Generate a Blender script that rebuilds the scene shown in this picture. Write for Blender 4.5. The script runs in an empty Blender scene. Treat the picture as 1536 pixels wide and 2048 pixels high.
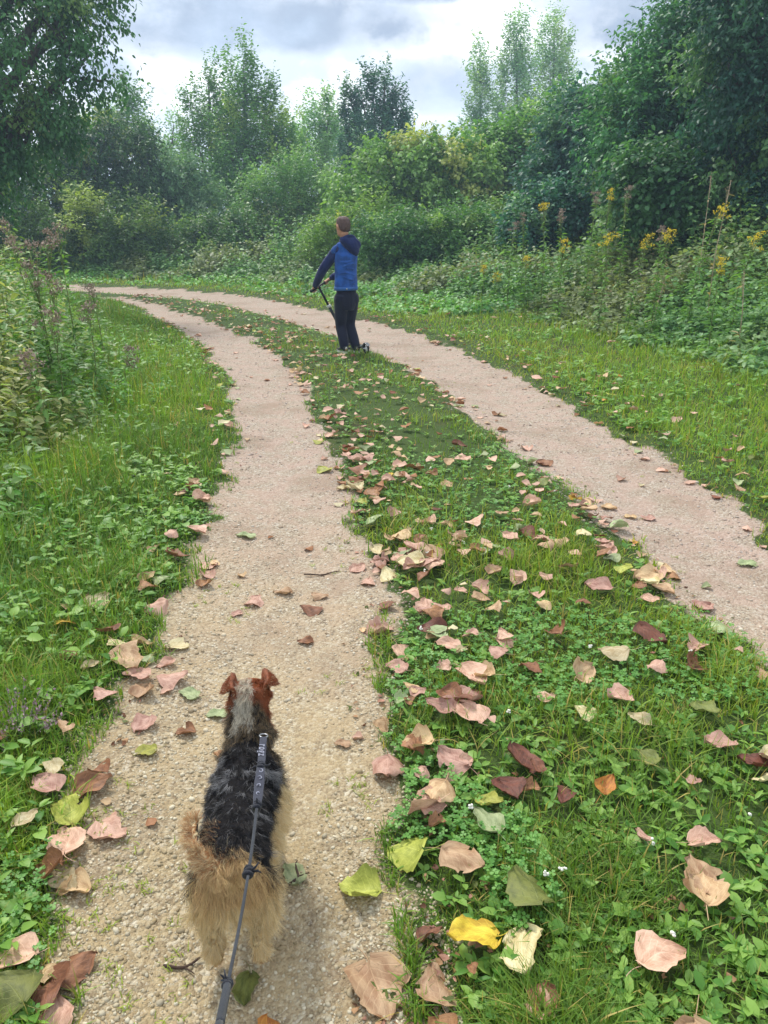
import bpy, bmesh, math, random
import numpy as np
from mathutils import Vector, Matrix

random.seed(11)
rng = np.random.default_rng(11)
R_ = math.radians
scene = bpy.context.scene
COL = scene.collection

# ------------------------------------------------------------------ camera
CAM_H, PITCH, FPX = 1.40, 20.5, 1538.0
cam_d = bpy.data.cameras.new('camera')
cam = bpy.data.objects.new('camera', cam_d)
COL.objects.link(cam)
cam.location = (0, 0, CAM_H)
cam.rotation_euler = (R_(90 - PITCH), 0, 0)
cam_d.sensor_fit = 'VERTICAL'
cam_d.sensor_height = 24.0
cam_d.lens = 24.0 * FPX / 2048.0
cam_d.clip_start = 0.02
cam_d.clip_end = 1500
scene.camera = cam
scene.render.resolution_x, scene.render.resolution_y = 768, 1024

# ------------------------------------------------------------------ look, sun, sky
scene.view_settings.view_transform = 'Standard'
scene.view_settings.look = 'None'
scene.view_settings.exposure = 1.36
scene.view_settings.gamma = 1.0
scene.cycles.max_bounces = 8
scene.cycles.diffuse_bounces = 4
scene.cycles.transmission_bounces = 4
scene.cycles.transparent_max_bounces = 4
scene.cycles.caustics_reflective = False
scene.cycles.caustics_refractive = False

SUN_EL, SUN_AZ = 52.0, -28.0          # azimuth from +Y towards +X
sun_d = bpy.data.lights.new('sun', 'SUN')
sun_d.energy = 1.5
sun_d.angle = R_(10)
sun_d.color = (1.0, 0.95, 0.87)
sun = bpy.data.objects.new('sun', sun_d)
COL.objects.link(sun)
sdir = Vector((math.sin(R_(SUN_AZ)) * math.cos(R_(SUN_EL)), math.cos(R_(SUN_AZ)) * math.cos(R_(SUN_EL)), math.sin(R_(SUN_EL))))
sun.rotation_euler = sdir.to_track_quat('Z', 'Y').to_euler()

class NT:
    """tiny node-tree helper"""
    def __init__(s, tree):
        s.t = tree; s.t.nodes.clear()
    def n(s, typ, ins=None, **kw):
        nd = s.t.nodes.new('ShaderNode' + typ)
        for k, v in kw.items(): setattr(nd, k, v)
        for k, v in (ins or {}).items():
            sock = nd.inputs[k]
            if isinstance(v, bpy.types.NodeSocket): s.t.links.new(v, sock)
            else: sock.default_value = v
        return nd
    def math(s, op, a, b=0.0, c=None, clamp=False):
        nd = s.n('Math', {0: a, 1: b}, operation=op, use_clamp=clamp)
        if c is not None:
            if isinstance(c, bpy.types.NodeSocket): s.t.links.new(c, nd.inputs[2])
            else: nd.inputs[2].default_value = c
        return nd.outputs[0]
    def mix(s, f, a, b, mode='MIX'):
        nd = s.n('Mix', data_type='RGBA', blend_type=mode)
        for k, v in ((0, f), (6, a), (7, b)):
            if isinstance(v, bpy.types.NodeSocket): s.t.links.new(v, nd.inputs[k])
            else: nd.inputs[k].default_value = v
        return nd.outputs[2]
    def ramp(s, f, stops, interp='LINEAR'):
        nd = s.n('ValToRGB', {0: f}); cr = nd.color_ramp; cr.interpolation = interp
        while len(cr.elements) < len(stops): cr.elements.new(0.5)
        for e, (p, c) in zip(cr.elements, stops):
            e.position = p; e.color = c if len(c) == 4 else (*c, 1)
        return nd.outputs[0]
    def sstep(s, v, lo, hi):
        return s.n('MapRange', {0: v, 1: lo, 2: hi, 3: 0.0, 4: 1.0}, interpolation_type='SMOOTHSTEP').outputs[0]

def lin(r, g, b):
    f = lambda c: (c / 255 / 12.92) if c / 255 <= 0.04045 else ((c / 255 + 0.055) / 1.055) ** 2.4
    return (f(r), f(g), f(b))
def lin4(r, g, b): return (*lin(r, g, b), 1.0)

world = bpy.data.worlds.new('World')
scene.world = world
world.use_nodes = True
w = NT(world.node_tree)
tc = w.n('TexCoord')
sky = w.n('TexSky', sky_type='NISHITA', sun_disc=False, sun_elevation=R_(SUN_EL), sun_rotation=R_(SUN_AZ), air_density=1.0, dust_density=2.0)
sep = w.n('SeparateXYZ', {0: tc.outputs['Generated']})
X, Y, Z = sep.outputs
# azimuth / elevation in degrees
az = w.math('MULTIPLY', w.math('ARCTAN2', X, Y), 57.2958)
el = w.math('MULTIPLY', w.math('ARCSINE', Z), 57.2958)
nz = w.n('TexNoise', {'Vector': w.n('Mapping', {0: tc.outputs['Generated'], 3: (1, 1, 1.5)}).outputs[0], 'Scale': 5.0, 'Detail': 7.0, 'Roughness': 0.55})
nz2 = w.n('TexNoise', {'Vector': w.n('Mapping', {0: tc.outputs['Generated'], 1: (3, 1, 2), 3: (1, 1, 1.6)}).outputs[0], 'Scale': 13.0, 'Detail': 6.0, 'Roughness': 0.6})
nzc = w.math('MULTIPLY', w.math('SUBTRACT', nz.outputs[0], 0.5), 1.0)
nzd = w.math('MULTIPLY', w.math('SUBTRACT', nz2.outputs[0], 0.5), 1.0)
# soft grey cloud banks (azimuth, elevation, half width, half height, weight)
banks = [(-13, 12.3, 10, 2.6, 1.0), (-4, 11.9, 8, 2.1, .95), (-18.5, 8.9, 2.8, 1.3, .8), (0, 13.9, 6, 1.3, 1.0), (4, 8.6, 5.5, 1.7, .65), (11, 9.6, 4, .9, .35),
         (14.5, 12.2, 6.0, 2.6, .95), (18, 9.9, 3.2, 1.4, .8), (-26, 10, 5, 2, .5), (-8, 5.0, 3.0, .8, .3), (4, 5.6, 4, .7, .4), (30, 11, 6, 2, .8), (-40, 12, 8, 2, .8)]
acc = None
for (a0, e0, ha, he, wt) in banks:
    da = w.math('DIVIDE', w.math('SUBTRACT', az, a0), ha)
    de = w.math('DIVIDE', w.math('SUBTRACT', el, e0), he)
    q = w.math('ADD', w.math('MULTIPLY', da, da), w.math('MULTIPLY', de, de))
    q = w.math('SUBTRACT', q, w.math('MULTIPLY', nzc, 3.6))
    q = w.math('SUBTRACT', q, w.math('MULTIPLY', nzd, 2.6))
    m = w.math('MULTIPLY', w.math('SUBTRACT', 1.0, w.sstep(q, 0.0, 1.35)), wt)
    acc = m if acc is None else w.math('MAXIMUM', acc, m)
hi = w.sstep(el, 15.0, 40.0)           # broken cloud overhead
over = w.math('MULTIPLY', hi, w.sstep(nz.outputs[0], 0.45, 0.62))
dark = w.math('MAXIMUM', acc, w.math('MULTIPLY', over, 0.75))
dark = w.math('ADD', dark, w.math('MULTIPLY', nzd, 0.35), clamp=True)
white = w.mix(w.sstep(nz2.outputs[0], 0.40, 0.62), (3.9, 4.3, 5.0, 1), (7.0, 7.1, 7.2, 1))
cloud = w.mix(dark, white, (1.75, 2.1, 2.75, 1))
cover = w.math('SUBTRACT', 1.0, w.math('MULTIPLY', w.sstep(nz.outputs[0], 0.5, 0.75), 0.45))
colr = w.mix(cover, sky.outputs[0], cloud)
bg = w.n('Background', {0: colr, 1: 0.1})
w.n('OutputWorld', {0: bg.outputs[0]})

# ------------------------------------------------------------------ pixel <-> world
cP, sP = math.cos(R_(PITCH)), math.sin(R_(PITCH))
def ray(px, py):
    a, b = (px - 768) / FPX, -(py - 1024) / FPX
    return np.array([a, cP + b * sP, -sP + b * cP])
def pix(px, py, z=0.0):               # point at height z
    d = ray(px, py); return np.array([0, 0, CAM_H]) + d * ((z - CAM_H) / d[2])
def pixd(px, py, Yd):                 # point at forward distance Yd
    d = ray(px, py); return np.array([0, 0, CAM_H]) + d * (Yd / d[1])

# ------------------------------------------------------------------ helpers
def tag(o, label=None, cat=None, group=None, kind=None):
    if label: o['label'] = label
    if cat: o['category'] = cat
    if group: o['group'] = group
    if kind: o['kind'] = kind
    return o
def empty(name, loc=(0, 0, 0), rz=0.0, **k):
    o = bpy.data.objects.new(name, None); COL.objects.link(o)
    o.location = loc; o.rotation_euler = (0, 0, rz); o.empty_display_size = 0.1
    return tag(o, **k)
def link(name, me, mat=None, parent=None):
    o = bpy.data.objects.new(name, me); COL.objects.link(o)
    if mat is not None and not me.materials: me.materials.append(mat)
    if parent is not None: o.parent = parent
    return o
def npmesh(name, V, Fs, col=None, smooth=False, uv=None):
    """V (n,3); Fs list of (m,k) index arrays; col (n,3) per vertex"""
    me = bpy.data.meshes.new(name)
    V = np.ascontiguousarray(V, dtype=np.float32)
    me.vertices.add(len(V)); me.vertices.foreach_set('co', V.ravel())
    Fs = [np.asarray(f, dtype=np.int32) for f in Fs if len(f)]
    tot = sum(f.size for f in Fs); npoly = sum(len(f) for f in Fs)
    me.loops.add(tot); me.polygons.add(npoly)
    idx = np.concatenate([f.ravel() for f in Fs])
    sizes = np.concatenate([np.full(len(f), f.shape[1], np.int32) for f in Fs])
    starts = np.concatenate([[0], np.cumsum(sizes)[:-1]]).astype(np.int32)
    me.loops.foreach_set('vertex_index', idx)
    me.polygons.foreach_set('loop_start', starts)
    if smooth: me.polygons.foreach_set('use_smooth', np.ones(npoly, bool))
    me.update(calc_edges=True); me.validate()
    if col is not None:
        a = me.color_attributes.new('col', 'FLOAT_COLOR', 'POINT')
        c4 = np.ones((len(V), 4), np.float32); c4[:, :3] = col
        a.data.foreach_set('color', c4.ravel())
    if uv is not None:
        a = me.attributes.new('lf', 'FLOAT_VECTOR', 'POINT')
        u3 = np.zeros((len(V), 3), np.float32); u3[:, :2] = uv
        a.data.foreach_set('vector', u3.ravel())
    return me
def norm(v): return v / np.maximum(np.linalg.norm(v, axis=-1, keepdims=True), 1e-9)
def frames(fwd, nrm):
    y = norm(fwd); x = norm(np.cross(y, nrm)); z = np.cross(x, y)
    return np.stack([x, y, z], axis=2)
class Batch:
    """collects many copies of small templates into one mesh"""
    def __init__(s): s.V = []; s.F = {}; s.C = []; s.n = 0
    def add(s, tv, tf, pos, rot, scl, col):
        N = len(pos)
        if N == 0: return
        scl = np.asarray(scl, dtype=float)
        if scl.ndim == 1: scl = scl[:, None]
        tvs = tv[None] * scl[:, None, :]
        V = np.einsum('nij,nkj->nki', rot, tvs) + pos[:, None, :]
        k = len(tv)
        s.V.append(V.reshape(-1, 3)); s.C.append(np.repeat(col, k, axis=0))
        base = s.n + np.arange(N) * k
        for f in tf:
            f = np.asarray(f)
            s.F.setdefault(f.shape[1], []).append((base[:, None, None] + f[None]).reshape(-1, f.shape[1]))
        s.n += N * k
    def raw(s, V, F, C):
        F = np.asarray(F)
        s.V.append(V); s.C.append(C); s.F.setdefault(F.shape[1], []).append(F + s.n); s.n += len(V)
    def mesh(s, name, smooth=False):
        return npmesh(name, np.concatenate(s.V), [np.concatenate(v) for v in s.F.values()], np.concatenate(s.C), smooth)
_tabs = {}
def vnoise(x, y, sc, seed=0):
    if seed not in _tabs: _tabs[seed] = np.random.default_rng(seed + 100).random((256, 256))
    T = _tabs[seed]; gx, gy = x * sc + 37.3, y * sc + 11.7
    ix, iy = np.floor(gx).astype(int), np.floor(gy).astype(int)
    fx, fy = gx - ix, gy - iy; fx = fx * fx * (3 - 2 * fx); fy = fy * fy * (3 - 2 * fy)
    g = lambda i, j: T[i % 256, j % 256]
    return (g(ix, iy) * (1 - fx) + g(ix + 1, iy) * fx) * (1 - fy) + (g(ix, iy + 1) * (1 - fx) + g(ix + 1, iy + 1) * fx) * fy
def sst(v, lo, hi):
    t = np.clip((v - lo) / (hi - lo), 0, 1); return t * t * (3 - 2 * t)

def tube(bm, pts, rad, seg=8, cap=True):
    """tapered tube through pts; rad scalar or list"""
    pts = [Vector(p) for p in pts]; n = len(pts)
    rad = [rad] * n if not hasattr(rad, '__len__') else list(rad)
    rings = []; up = None
    for i in range(n):
        d = (pts[min(i + 1, n - 1)] - pts[max(i - 1, 0)]).normalized()
        if up is None: up = d.orthogonal().normalized()
        else:
            up = (up - d * up.dot(d)).normalized()
        s = d.cross(up)
        rings.append([bm.verts.new(pts[i] + (up * math.cos(a) + s * math.sin(a)) * rad[i]) for a in (2 * math.pi * k / seg for k in range(seg))])
    for a, b in zip(rings, rings[1:]):
        for k in range(seg): bm.faces.new((a[k], a[(k + 1) % seg], b[(k + 1) % seg], b[k]))
    if cap:
        bm.faces.new(list(reversed(rings[0]))); bm.faces.new(rings[-1])
def ringtube(bm, rings, seg=16):
    """rings: (centre, axis_x, axis_y) ellipses with half-axis vectors; closed with domed ends"""
    rr = []
    for c, ax, ay in rings:
        c, ax, ay = Vector(c), Vector(ax), Vector(ay)
        rr.append([bm.verts.new(c + ax * math.cos(2 * math.pi * k / seg) + ay * math.sin(2 * math.pi * k / seg)) for k in range(seg)])
    for a, b in zip(rr, rr[1:]):
        for k in range(seg): bm.faces.new((a[k], a[(k + 1) % seg], b[(k + 1) % seg], b[k]))
    bm.faces.new(list(reversed(rr[0]))); bm.faces.new(rr[-1])
def limb(bm, pts, rads, seg=12, sub=3, flat=1.0, flat_dir=None):
    """capsule-ended tapered limb following a smooth line"""
    P = [Vector(p) for p in pts]; out = []; ro = []
    for i in range(len(P) - 1):
        for k in range(sub):
            t = k / sub
            p0, p1, p2, p3 = P[max(i - 1, 0)], P[i], P[i + 1], P[min(i + 2, len(P) - 1)]
            q = 0.5 * ((2 * p1) + (p2 - p0) * t + (2 * p0 - 5 * p1 + 4 * p2 - p3) * t * t + (3 * p1 - p0 - 3 * p2 + p3) * t ** 3)
            out.append(q); ro.append(rads[i] * (1 - t) + rads[i + 1] * t)
    out.append(P[-1]); ro.append(rads[-1])
    d0 = (out[1] - out[0]).normalized(); d1 = (out[-1] - out[-2]).normalized()
    pre = [out[0] - d0 * ro[0] * .95, out[0] - d0 * ro[0] * .6]; post = [out[-1] + d1 * ro[-1] * .6, out[-1] + d1 * ro[-1] * .95]
    out = pre + out + post; ro = [ro[0] * .3, ro[0] * .8] + ro + [ro[-1] * .8, ro[-1] * .3]
    tube(bm, out, ro, seg)
def bm_obj(name, bm, mat, parent=None, smooth=True):
    me = bpy.data.meshes.new(name); bm.normal_update(); bm.to_mesh(me); bm.free()
    if smooth:
        for p in me.polygons: p.use_smooth = True
    return link(name, me, mat, parent)
def fuse(name, bm, mat, parent=None, voxel=0.006, smooth=4, disp=None):
    """voxel-fuses overlapping closed shapes into one continuous surface"""
    me = bpy.data.meshes.new('raw'); bmesh.ops.recalc_face_normals(bm, faces=bm.faces); bm.to_mesh(me); bm.free()
    o = bpy.data.objects.new('raw', me); COL.objects.link(o)
    m = o.modifiers.new('r', 'REMESH'); m.mode = 'VOXEL'; m.voxel_size = voxel; m.adaptivity = 0
    s = o.modifiers.new('s', 'SMOOTH'); s.iterations = smooth; s.factor = 0.6
    dg = bpy.context.evaluated_depsgraph_get()
    nm = bpy.data.meshes.new_from_object(o.evaluated_get(dg)); nm.name = name
    COL.objects.unlink(o); bpy.data.objects.remove(o)
    nm.materials.clear()
    for p in nm.polygons: p.use_smooth = True
    return link(name, nm, mat, parent)

# ------------------------------------------------------------------ materials
def mat(name, build):
    m = bpy.data.materials.new(name); m.use_nodes = True
    t = NT(m.node_tree); sh = build(t); t.n('OutputMaterial', {0: sh}); return m
def m_plain(name, rgb, rough=0.6, metal=0.0, bump=0.0, bscale=200, var=0.15, spec=0.4):
    def b(t):
        tcd = t.n('TexCoord').outputs['Object']
        nn = t.n('TexNoise', {'Vector': tcd, 'Scale': bscale, 'Detail': 3})
        n2 = t.n('TexNoise', {'Vector': tcd, 'Scale': bscale * .12, 'Detail': 4})
        c = t.mix(t.sstep(n2.outputs[0], .35, .65), (*[x * (1 - var) for x in rgb], 1), (*[min(1, x * (1 + var)) for x in rgb], 1))
        ins = {'Base Color': c, 'Roughness': rough, 'Metallic': metal, 'Specular IOR Level': spec}
        if bump: ins['Normal'] = t.n('Bump', {'Height': nn.outputs[0], 'Strength': bump, 'Distance': 0.002}).outputs[0]
        return t.n('BsdfPrincipled', ins).outputs[0]
    return mat(name, b)
def m_leaf(name, transl=0.3, rough=0.45, spec=0.35, warm=(1.25, 1.3, 0.6), gain=1.0):
    def b(t):
        a = t.n('Attribute', attribute_name='col').outputs['Color']
        if gain != 1.0: a = t.mix(1.0, a, (gain, gain, gain, 1), 'MULTIPLY')
        p = t.n('BsdfPrincipled', {'Base Color': a, 'Roughness': rough, 'Specular IOR Level': spec}).outputs[0]
        tr = t.n('BsdfTranslucent', {'Color': t.mix(1.0, a, (*warm, 1), 'MULTIPLY')}).outputs[0]
        return t.n('MixShader', {0: transl, 1: p, 2: tr}).outputs[0]
    return mat(name, b)
M_LEAF = m_leaf('foliage', 0.38, 0.48, 0.35, gain=1.45)
M_GRASS = m_leaf('grass', 0.35, 0.5, 0.25, gain=1.14)
M_DRYLEAF_STUFF = m_leaf('leaf_litter', 0.12, 0.6, 0.25, (1.2, 1.0, .8))
M_HAIR = m_leaf('fur', 0.12, 0.42, 0.35, (1, 1, 1))
def m_bark():
    def b(t):
        v = t.n('Mapping', {0: t.n('TexCoord').outputs['Object'], 3: (8, 8, 1.5)}).outputs[0]
        n = t.n('TexNoise', {'Vector': v, 'Scale': 2.5, 'Detail': 8, 'Roughness': .7})
        c = t.ramp(n.outputs[0], [(.3, lin(48, 42, 36)), (.55, lin(96, 86, 74)), (.75, lin(140, 130, 116))])
        return t.n('BsdfPrincipled', {'Base Color': c, 'Roughness': .9, 'Normal': t.n('Bump', {'Height': n.outputs[0], 'Strength': .8, 'Distance': .03}).outputs[0]}).outputs[0]
    return mat('bark', b)
M_BARK = m_bark()
# ------------------------------------------------------------------ tracks and ground
Ledge_l = [(-.62, -4.0), (-.62, -1)] + [tuple(pix(*p)[:2]) for p in [(110, 2048), (95, 1900), (100, 1760), (150, 1660), (205, 1550), (250, 1440), (300, 1330), (335, 1230), (372, 1150),
            (425, 1080), (442, 1010), (462, 940), (472, 870), (465, 800), (448, 740), (415, 700), (370, 664), (320, 637), (270, 613), (225, 600)]] + [(-8.5, 17.0), (-14, 17.3), (-40, 15)]
Ledge_r = [(.10, -4.0), (.10, -1)] + [tuple(pix(*p)[:2]) for p in [(855, 2048), (835, 1900), (800, 1780), (775, 1650), (760, 1500), (768, 1400), (785, 1300), (775, 1220), (755, 1150),
            (722, 1060), (692, 960), (655, 880), (628, 830), (600, 765), (560, 718), (510, 683), (440, 652), (380, 630), (310, 609), (250, 597)]] + [(-8.5, 18.0), (-14, 18.2), (-40, 16)]
Redge_l = [(1.30, -4.0), (1.35, 0), (1.36, 1.2)] + [tuple(pix(*p)[:2]) for p in [(1536, 1340), (1440, 1268), (1335, 1190), (1272, 1120), (1222, 1055), (1150, 990), (1060, 930), (990, 872),
            (912, 805), (860, 768), (795, 728), (745, 705), (690, 682), (620, 657), (540, 632), (450, 611), (350, 598), (262, 590)]] + [(-9, 18.9), (-14, 19.1), (-40, 17)]
Redge_r = [(2.10, -4.0), (2.15, 1.0), (2.10, 2.3)] + [tuple(pix(*p)[:2]) for p in [(1536, 1075), (1450, 1005), (1345, 935), (1232, 870), (1130, 810), (1040, 760), (940, 710), (860, 680),
            (790, 655), (730, 641), (650, 624), (560, 604), (470, 590), (380, 582), (300, 577), (215, 574)]] + [(-10, 19.9), (-14, 20.1), (-40, 18)]
POLY_L = np.array(Ledge_l + Ledge_r[::-1]); POLY_R = np.array(Redge_l + Redge_r[::-1])
def inside(x, y, P):
    c = np.zeros(x.shape, bool); n = len(P)
    for i in range(n):
        x0, y0 = P[i]; x1, y1 = P[(i + 1) % n]
        if y0 == y1: continue
        k = ((y0 > y) != (y1 > y)) & (x < (x1 - x0) * (y - y0) / (y1 - y0) + x0); c ^= k
    return c
def dpoly(x, y, L):
    d = np.full(x.shape, 1e9)
    for (x0, y0), (x1, y1) in zip(L[:-1], L[1:]):
        dx, dy = x1 - x0, y1 - y0; q = dx * dx + dy * dy + 1e-12
        t = np.clip(((x - x0) * dx + (y - y0) * dy) / q, 0, 1)
        d = np.minimum(d, np.hypot(x - x0 - t * dx, y - y0 - t * dy))
    return d
MID = np.array([(a[0] * .5 + b[0] * .5, a[1] * .5 + b[1] * .5) for a, b in zip(Ledge_r, Ledge_r)])
def zones(x, y):
    """signed distance to gravel (neg inside), zone: 0 left verge, 1 strip, 2 right verge"""
    x = np.asarray(x, float); y = np.asarray(y, float)
    inL, inR = inside(x, y, POLY_L), inside(x, y, POLY_R)
    dl = dpoly(x, y, Ledge_l); dlr = dpoly(x, y, Ledge_r); drl = dpoly(x, y, Redge_l); dr = dpoly(x, y, Redge_r)
    dL = np.minimum(dl, dlr); dR = np.minimum(drl, dr)
    sd = np.minimum(dL, dR); sd = np.where(inL, -dL, np.where(inR, -dR, sd))
    strip = inside(x, y, np.array(Ledge_r + Redge_l[::-1]))
    z = np.where(strip, 1, np.where(dl < dr, 0, 2))
    return sd, z
def rag(x, y):      # raggedness of the edge between gravel and green
    return (vnoise(x, y, 3.1, 1) - .5) * .16 + (vnoise(x, y, 11, 2) - .5) * .10 + (vnoise(x, y, 1.1, 3) - .5) * .03
def gz(x, y, sd=None, zone=None):
    if sd is None: sd, zone = zones(x, y)
    z = (vnoise(x, y, 1.3, 4) - .5) * .03 + (vnoise(x, y, 7, 5) - .5) * .010
    z = z + sst(sd, -.05, .30) * .035 - sst(-sd, 0, .35) * .02
    z = z + np.where(zone == 2, sst(sd, 2.5, 8) * .55, 0) + np.where(zone == 0, sst(sd, .8, 4) * .15, 0)
    return z
def sinh_axis(n, ext, k, c):
    t = np.linspace(-1, 1, n); s = ext / math.sinh(k); return c + s * np.sinh(k * t)
gx = sinh_axis(640, 420, 8.0, 0.1); gy = sinh_axis(640, 420, 8.0, 1.8)
GX, GY = np.meshgrid(gx, gy, indexing='ij')
fx, fy = GX.ravel(), GY.ravel()
gsd, gzone = zones(fx, fy)
gsd2 = gsd + rag(fx, fy)
far = np.hypot(fx, fy)
gzz = gz(fx, fy, gsd, gzone) + sst(far, 60, 300) * 2.0 * vnoise(fx, fy, .01, 6)
GV = np.stack([fx, fy, gzz], 1)
ii = np.arange(639)[:, None] * 640 + np.arange(639)[None]
GF = np.stack([ii, ii + 640, ii + 641, ii + 1], -1).reshape(-1, 4)
gm = sst(-gsd2, -.07, .06)                      # 1 = gravel
isg = gsd2[GF].mean(1) < 0.0
leftside = (inside(fx, fy, POLY_L) | (dpoly(fx, fy, Ledge_l) + 0 < np.minimum(dpoly(fx, fy, Redge_l), dpoly(fx, fy, Redge_r))) | (dpoly(fx, fy, Ledge_r) < np.minimum(dpoly(fx, fy, Redge_l), dpoly(fx, fy, Redge_r))))
isl = leftside[GF].mean(1) > .5
def m_ground():
    def b(t):
        P = t.n('NewGeometry').outputs['Position']
        mask = t.n('Attribute', attribute_name='col').outputs['Fac']
        mask = t.n('SeparateColor', {0: t.n('Attribute', attribute_name='col').outputs['Color']}).outputs[0]
        v1 = t.n('TexVoronoi', {'Vector': P, 'Scale': 95.0, 'Randomness': 1.0}, voronoi_dimensions='2D')
        v2 = t.n('TexVoronoi', {'Vector': P, 'Scale': 210.0, 'Randomness': 1.0}, voronoi_dimensions='2D')
        nf = t.n('TexNoise', {'Vector': P, 'Scale': 60.0, 'Detail': 6, 'Roughness': .7})
        nl = t.n('TexNoise', {'Vector': P, 'Scale': 1.6, 'Detail': 5, 'Roughness': .6})
        nm_ = t.n('TexNoise', {'Vector': P, 'Scale': 7.0, 'Detail': 5, 'Roughness': .65})
        r1 = t.n('SeparateColor', {0: v1.outputs['Color']}).outputs[0]
        r2 = t.n('SeparateColor', {0: v2.outputs['Color']}).outputs[1]
        stops = [(0, lin(111, 98, 79)), (.3, lin(151, 134, 106)), (.65, lin(173, 156, 124)), (.9, lin(191, 180, 153)), (1, lin(210, 203, 185))]
        near = t.mix(.5, t.ramp(r1, stops), t.ramp(r2, stops))
        stopf = [(0, lin(116, 101, 87)), (.3, lin(153, 137, 119)), (.65, lin(171, 156, 138)), (.9, lin(187, 177, 161)), (1, lin(205, 201, 190))]
        farc = t.mix(.5, t.ramp(r1, stopf), t.ramp(r2, stopf))
        Yp = t.n('SeparateXYZ', {0: P}).outputs[1]
        Xp = t.n('SeparateXYZ', {0: P}).outputs[0]
        fy_ = t.sstep(t.math('ADD', t.math('ADD', Yp, t.math('MULTIPLY', Xp, .55)), t.math('MULTIPLY', nl.outputs[0], 2.0)), 2.0, 5.2)
        grav = t.mix(fy_, near, farc)
        sand = t.mix(fy_, lin4(172, 152, 114), lin4(178, 151, 137))
        grav = t.mix(t.math('MULTIPLY', t.sstep(nm_.outputs[0], .38, .62), .55), grav, sand)
        grav = t.mix(t.math('MULTIPLY', t.sstep(nf.outputs[0], .55, .75), .5), grav, lin4(113, 94, 74))
        grav = t.mix(t.math('MULTIPLY', t.sstep(nl.outputs[0], .48, .66), .42), grav, lin4(132, 113, 92))
        soil = t.ramp(nm_.outputs[0], [(.3, lin(48, 46, 26)), (.5, lin(72, 66, 40)), (.7, lin(100, 84, 58))])
        soil = t.mix(t.sstep(nl.outputs[0], .22, .48), soil, lin4(64, 82, 38))
        mk = t.sstep(t.math('ADD', mask, t.math('MULTIPLY', t.math('SUBTRACT', nm_.outputs[0], .5), 1.2)), .35, .65)
        c = t.mix(mk, soil, grav)
        hgt = t.math('ADD', t.math('MULTIPLY', v1.outputs['Distance'], -1.0), t.math('MULTIPLY', v2.outputs['Distance'], -.5))
        hgt = t.math('ADD', hgt, t.math('MULTIPLY', nf.outputs[0], .5))
        bp = t.n('Bump', {'Height': hgt, 'Strength': .7, 'Distance': .006}).outputs[0]
        return t.n('BsdfPrincipled', {'Base Color': c, 'Roughness': .92, 'Specular IOR Level': .2, 'Normal': bp}).outputs[0]
    return mat('gravel_and_soil', b)
M_GROUND = m_ground()
gcol = np.stack([gm, gm, gm], 1)
for nm_, sel in (('ground', ~isg), ('gravel_track', isg & isl), ('gravel_track', isg & ~isl)):
    F = GF[sel]; used, inv = np.unique(F, return_inverse=True)
    o = link(nm_, npmesh(nm_, GV[used], [inv.reshape(F.shape)], gcol[used], True), M_GROUND)
    tag(o, kind='structure')
    if nm_ == 'gravel_track':
        o['label'] = 'pale gravel wheel track under the dog, left of the grass strip' if sel is not None and isl[sel].mean() > .5 else 'pale gravel wheel track right of the leaf strewn grass strip'
        o['category'] = 'track'
    else:
        o['label'] = 'grassy ground carrying both gravel tracks and the verges'; o['category'] = 'ground'

def fan(N, d0, d1, a=50, area=False):
    u = rng.random(N)
    d = np.sqrt(d0 * d0 + u * (d1 * d1 - d0 * d0)) if area else np.exp(np.log(d0) + u * (np.log(d1) - np.log(d0)))
    an = np.radians(rng.uniform(-a, a, N)); x, y = d * np.sin(an), d * np.cos(an)
    if N > 30000 and d0 < 1 and not area:      # the ground round the photographer's feet
        m = N // 9; bx, by = rng.uniform(-2.4, 3.0, m), rng.uniform(-1.0, 1.1, m); k = ~((np.hypot(bx, by) > d0) & (np.abs(np.arctan2(bx, by)) < np.radians(a)))
        x[:m][k] = bx[k]; y[:m][k] = by[k]; d = np.maximum(np.hypot(x, y), .8)
    return x, y, d

# ------------------------------------------------------------------ loose gravel
ico = bmesh.new(); bmesh.ops.create_icosphere(ico, subdivisions=1, radius=1.0)
ico.verts.ensure_lookup_table()
ICO_V = np.array([v.co[:] for v in ico.verts]); ICO_F = np.array([[v.index for v in f.verts] for f in ico.faces]); ico.free()
def jitter(tv, k): return tv * (1 + (rng.random((len(tv), 1)) - .5) * k)
x, y, d = fan(125000, .75, 11, 48)
sd, zn = zones(x, y); sdr = sd + rag(x, y)
dens = np.clip(.35 + 1.5 * vnoise(x, y, 2.1, 7) - .5 + sst(sdr, -.25, -.02) * .7, .08, 1)
k = (sdr < .05) & (rng.random(len(x)) < dens * np.where(d < 5, 1, 1.2))
x, y, d, sd, zn = x[k], y[k], d[k], sd[k], zn[k]
N = len(x)
size = rng.lognormal(math.log(.0025), .42, N).clip(.0015, .008) * (1 + d * .10)
pos = np.stack([x, y, gz(x, y, sd, zn) + size * .10], 1)
nrm = norm(np.stack([rng.normal(0, .35, N), rng.normal(0, .35, N), np.ones(N)], 1))
an = rng.uniform(0, 6.28, N); fw = np.stack([np.cos(an), np.sin(an), np.zeros(N)], 1)
scl = np.stack([size * rng.uniform(.7, 1.2, N), size * rng.uniform(.8, 1.5, N), size * rng.uniform(.45, .8, N)], 1)
tone = rng.random(N)[:, None]
tint = sst(y + x * .55 + vnoise(x, y, 1.6, 8) * 2, 2.6, 5.5)[:, None]
ca = (1 - tint) * np.array(lin(151, 134, 102)) + tint * np.array(lin(155, 134, 119))
cb = (1 - tint) * np.array(lin(210, 201, 176)) + tint * np.array(lin(206, 195, 183))
pc = ca * (1 - tone) + cb * tone; pc *= rng.uniform(.75, 1.1, (N, 1))
B = Batch()
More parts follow.
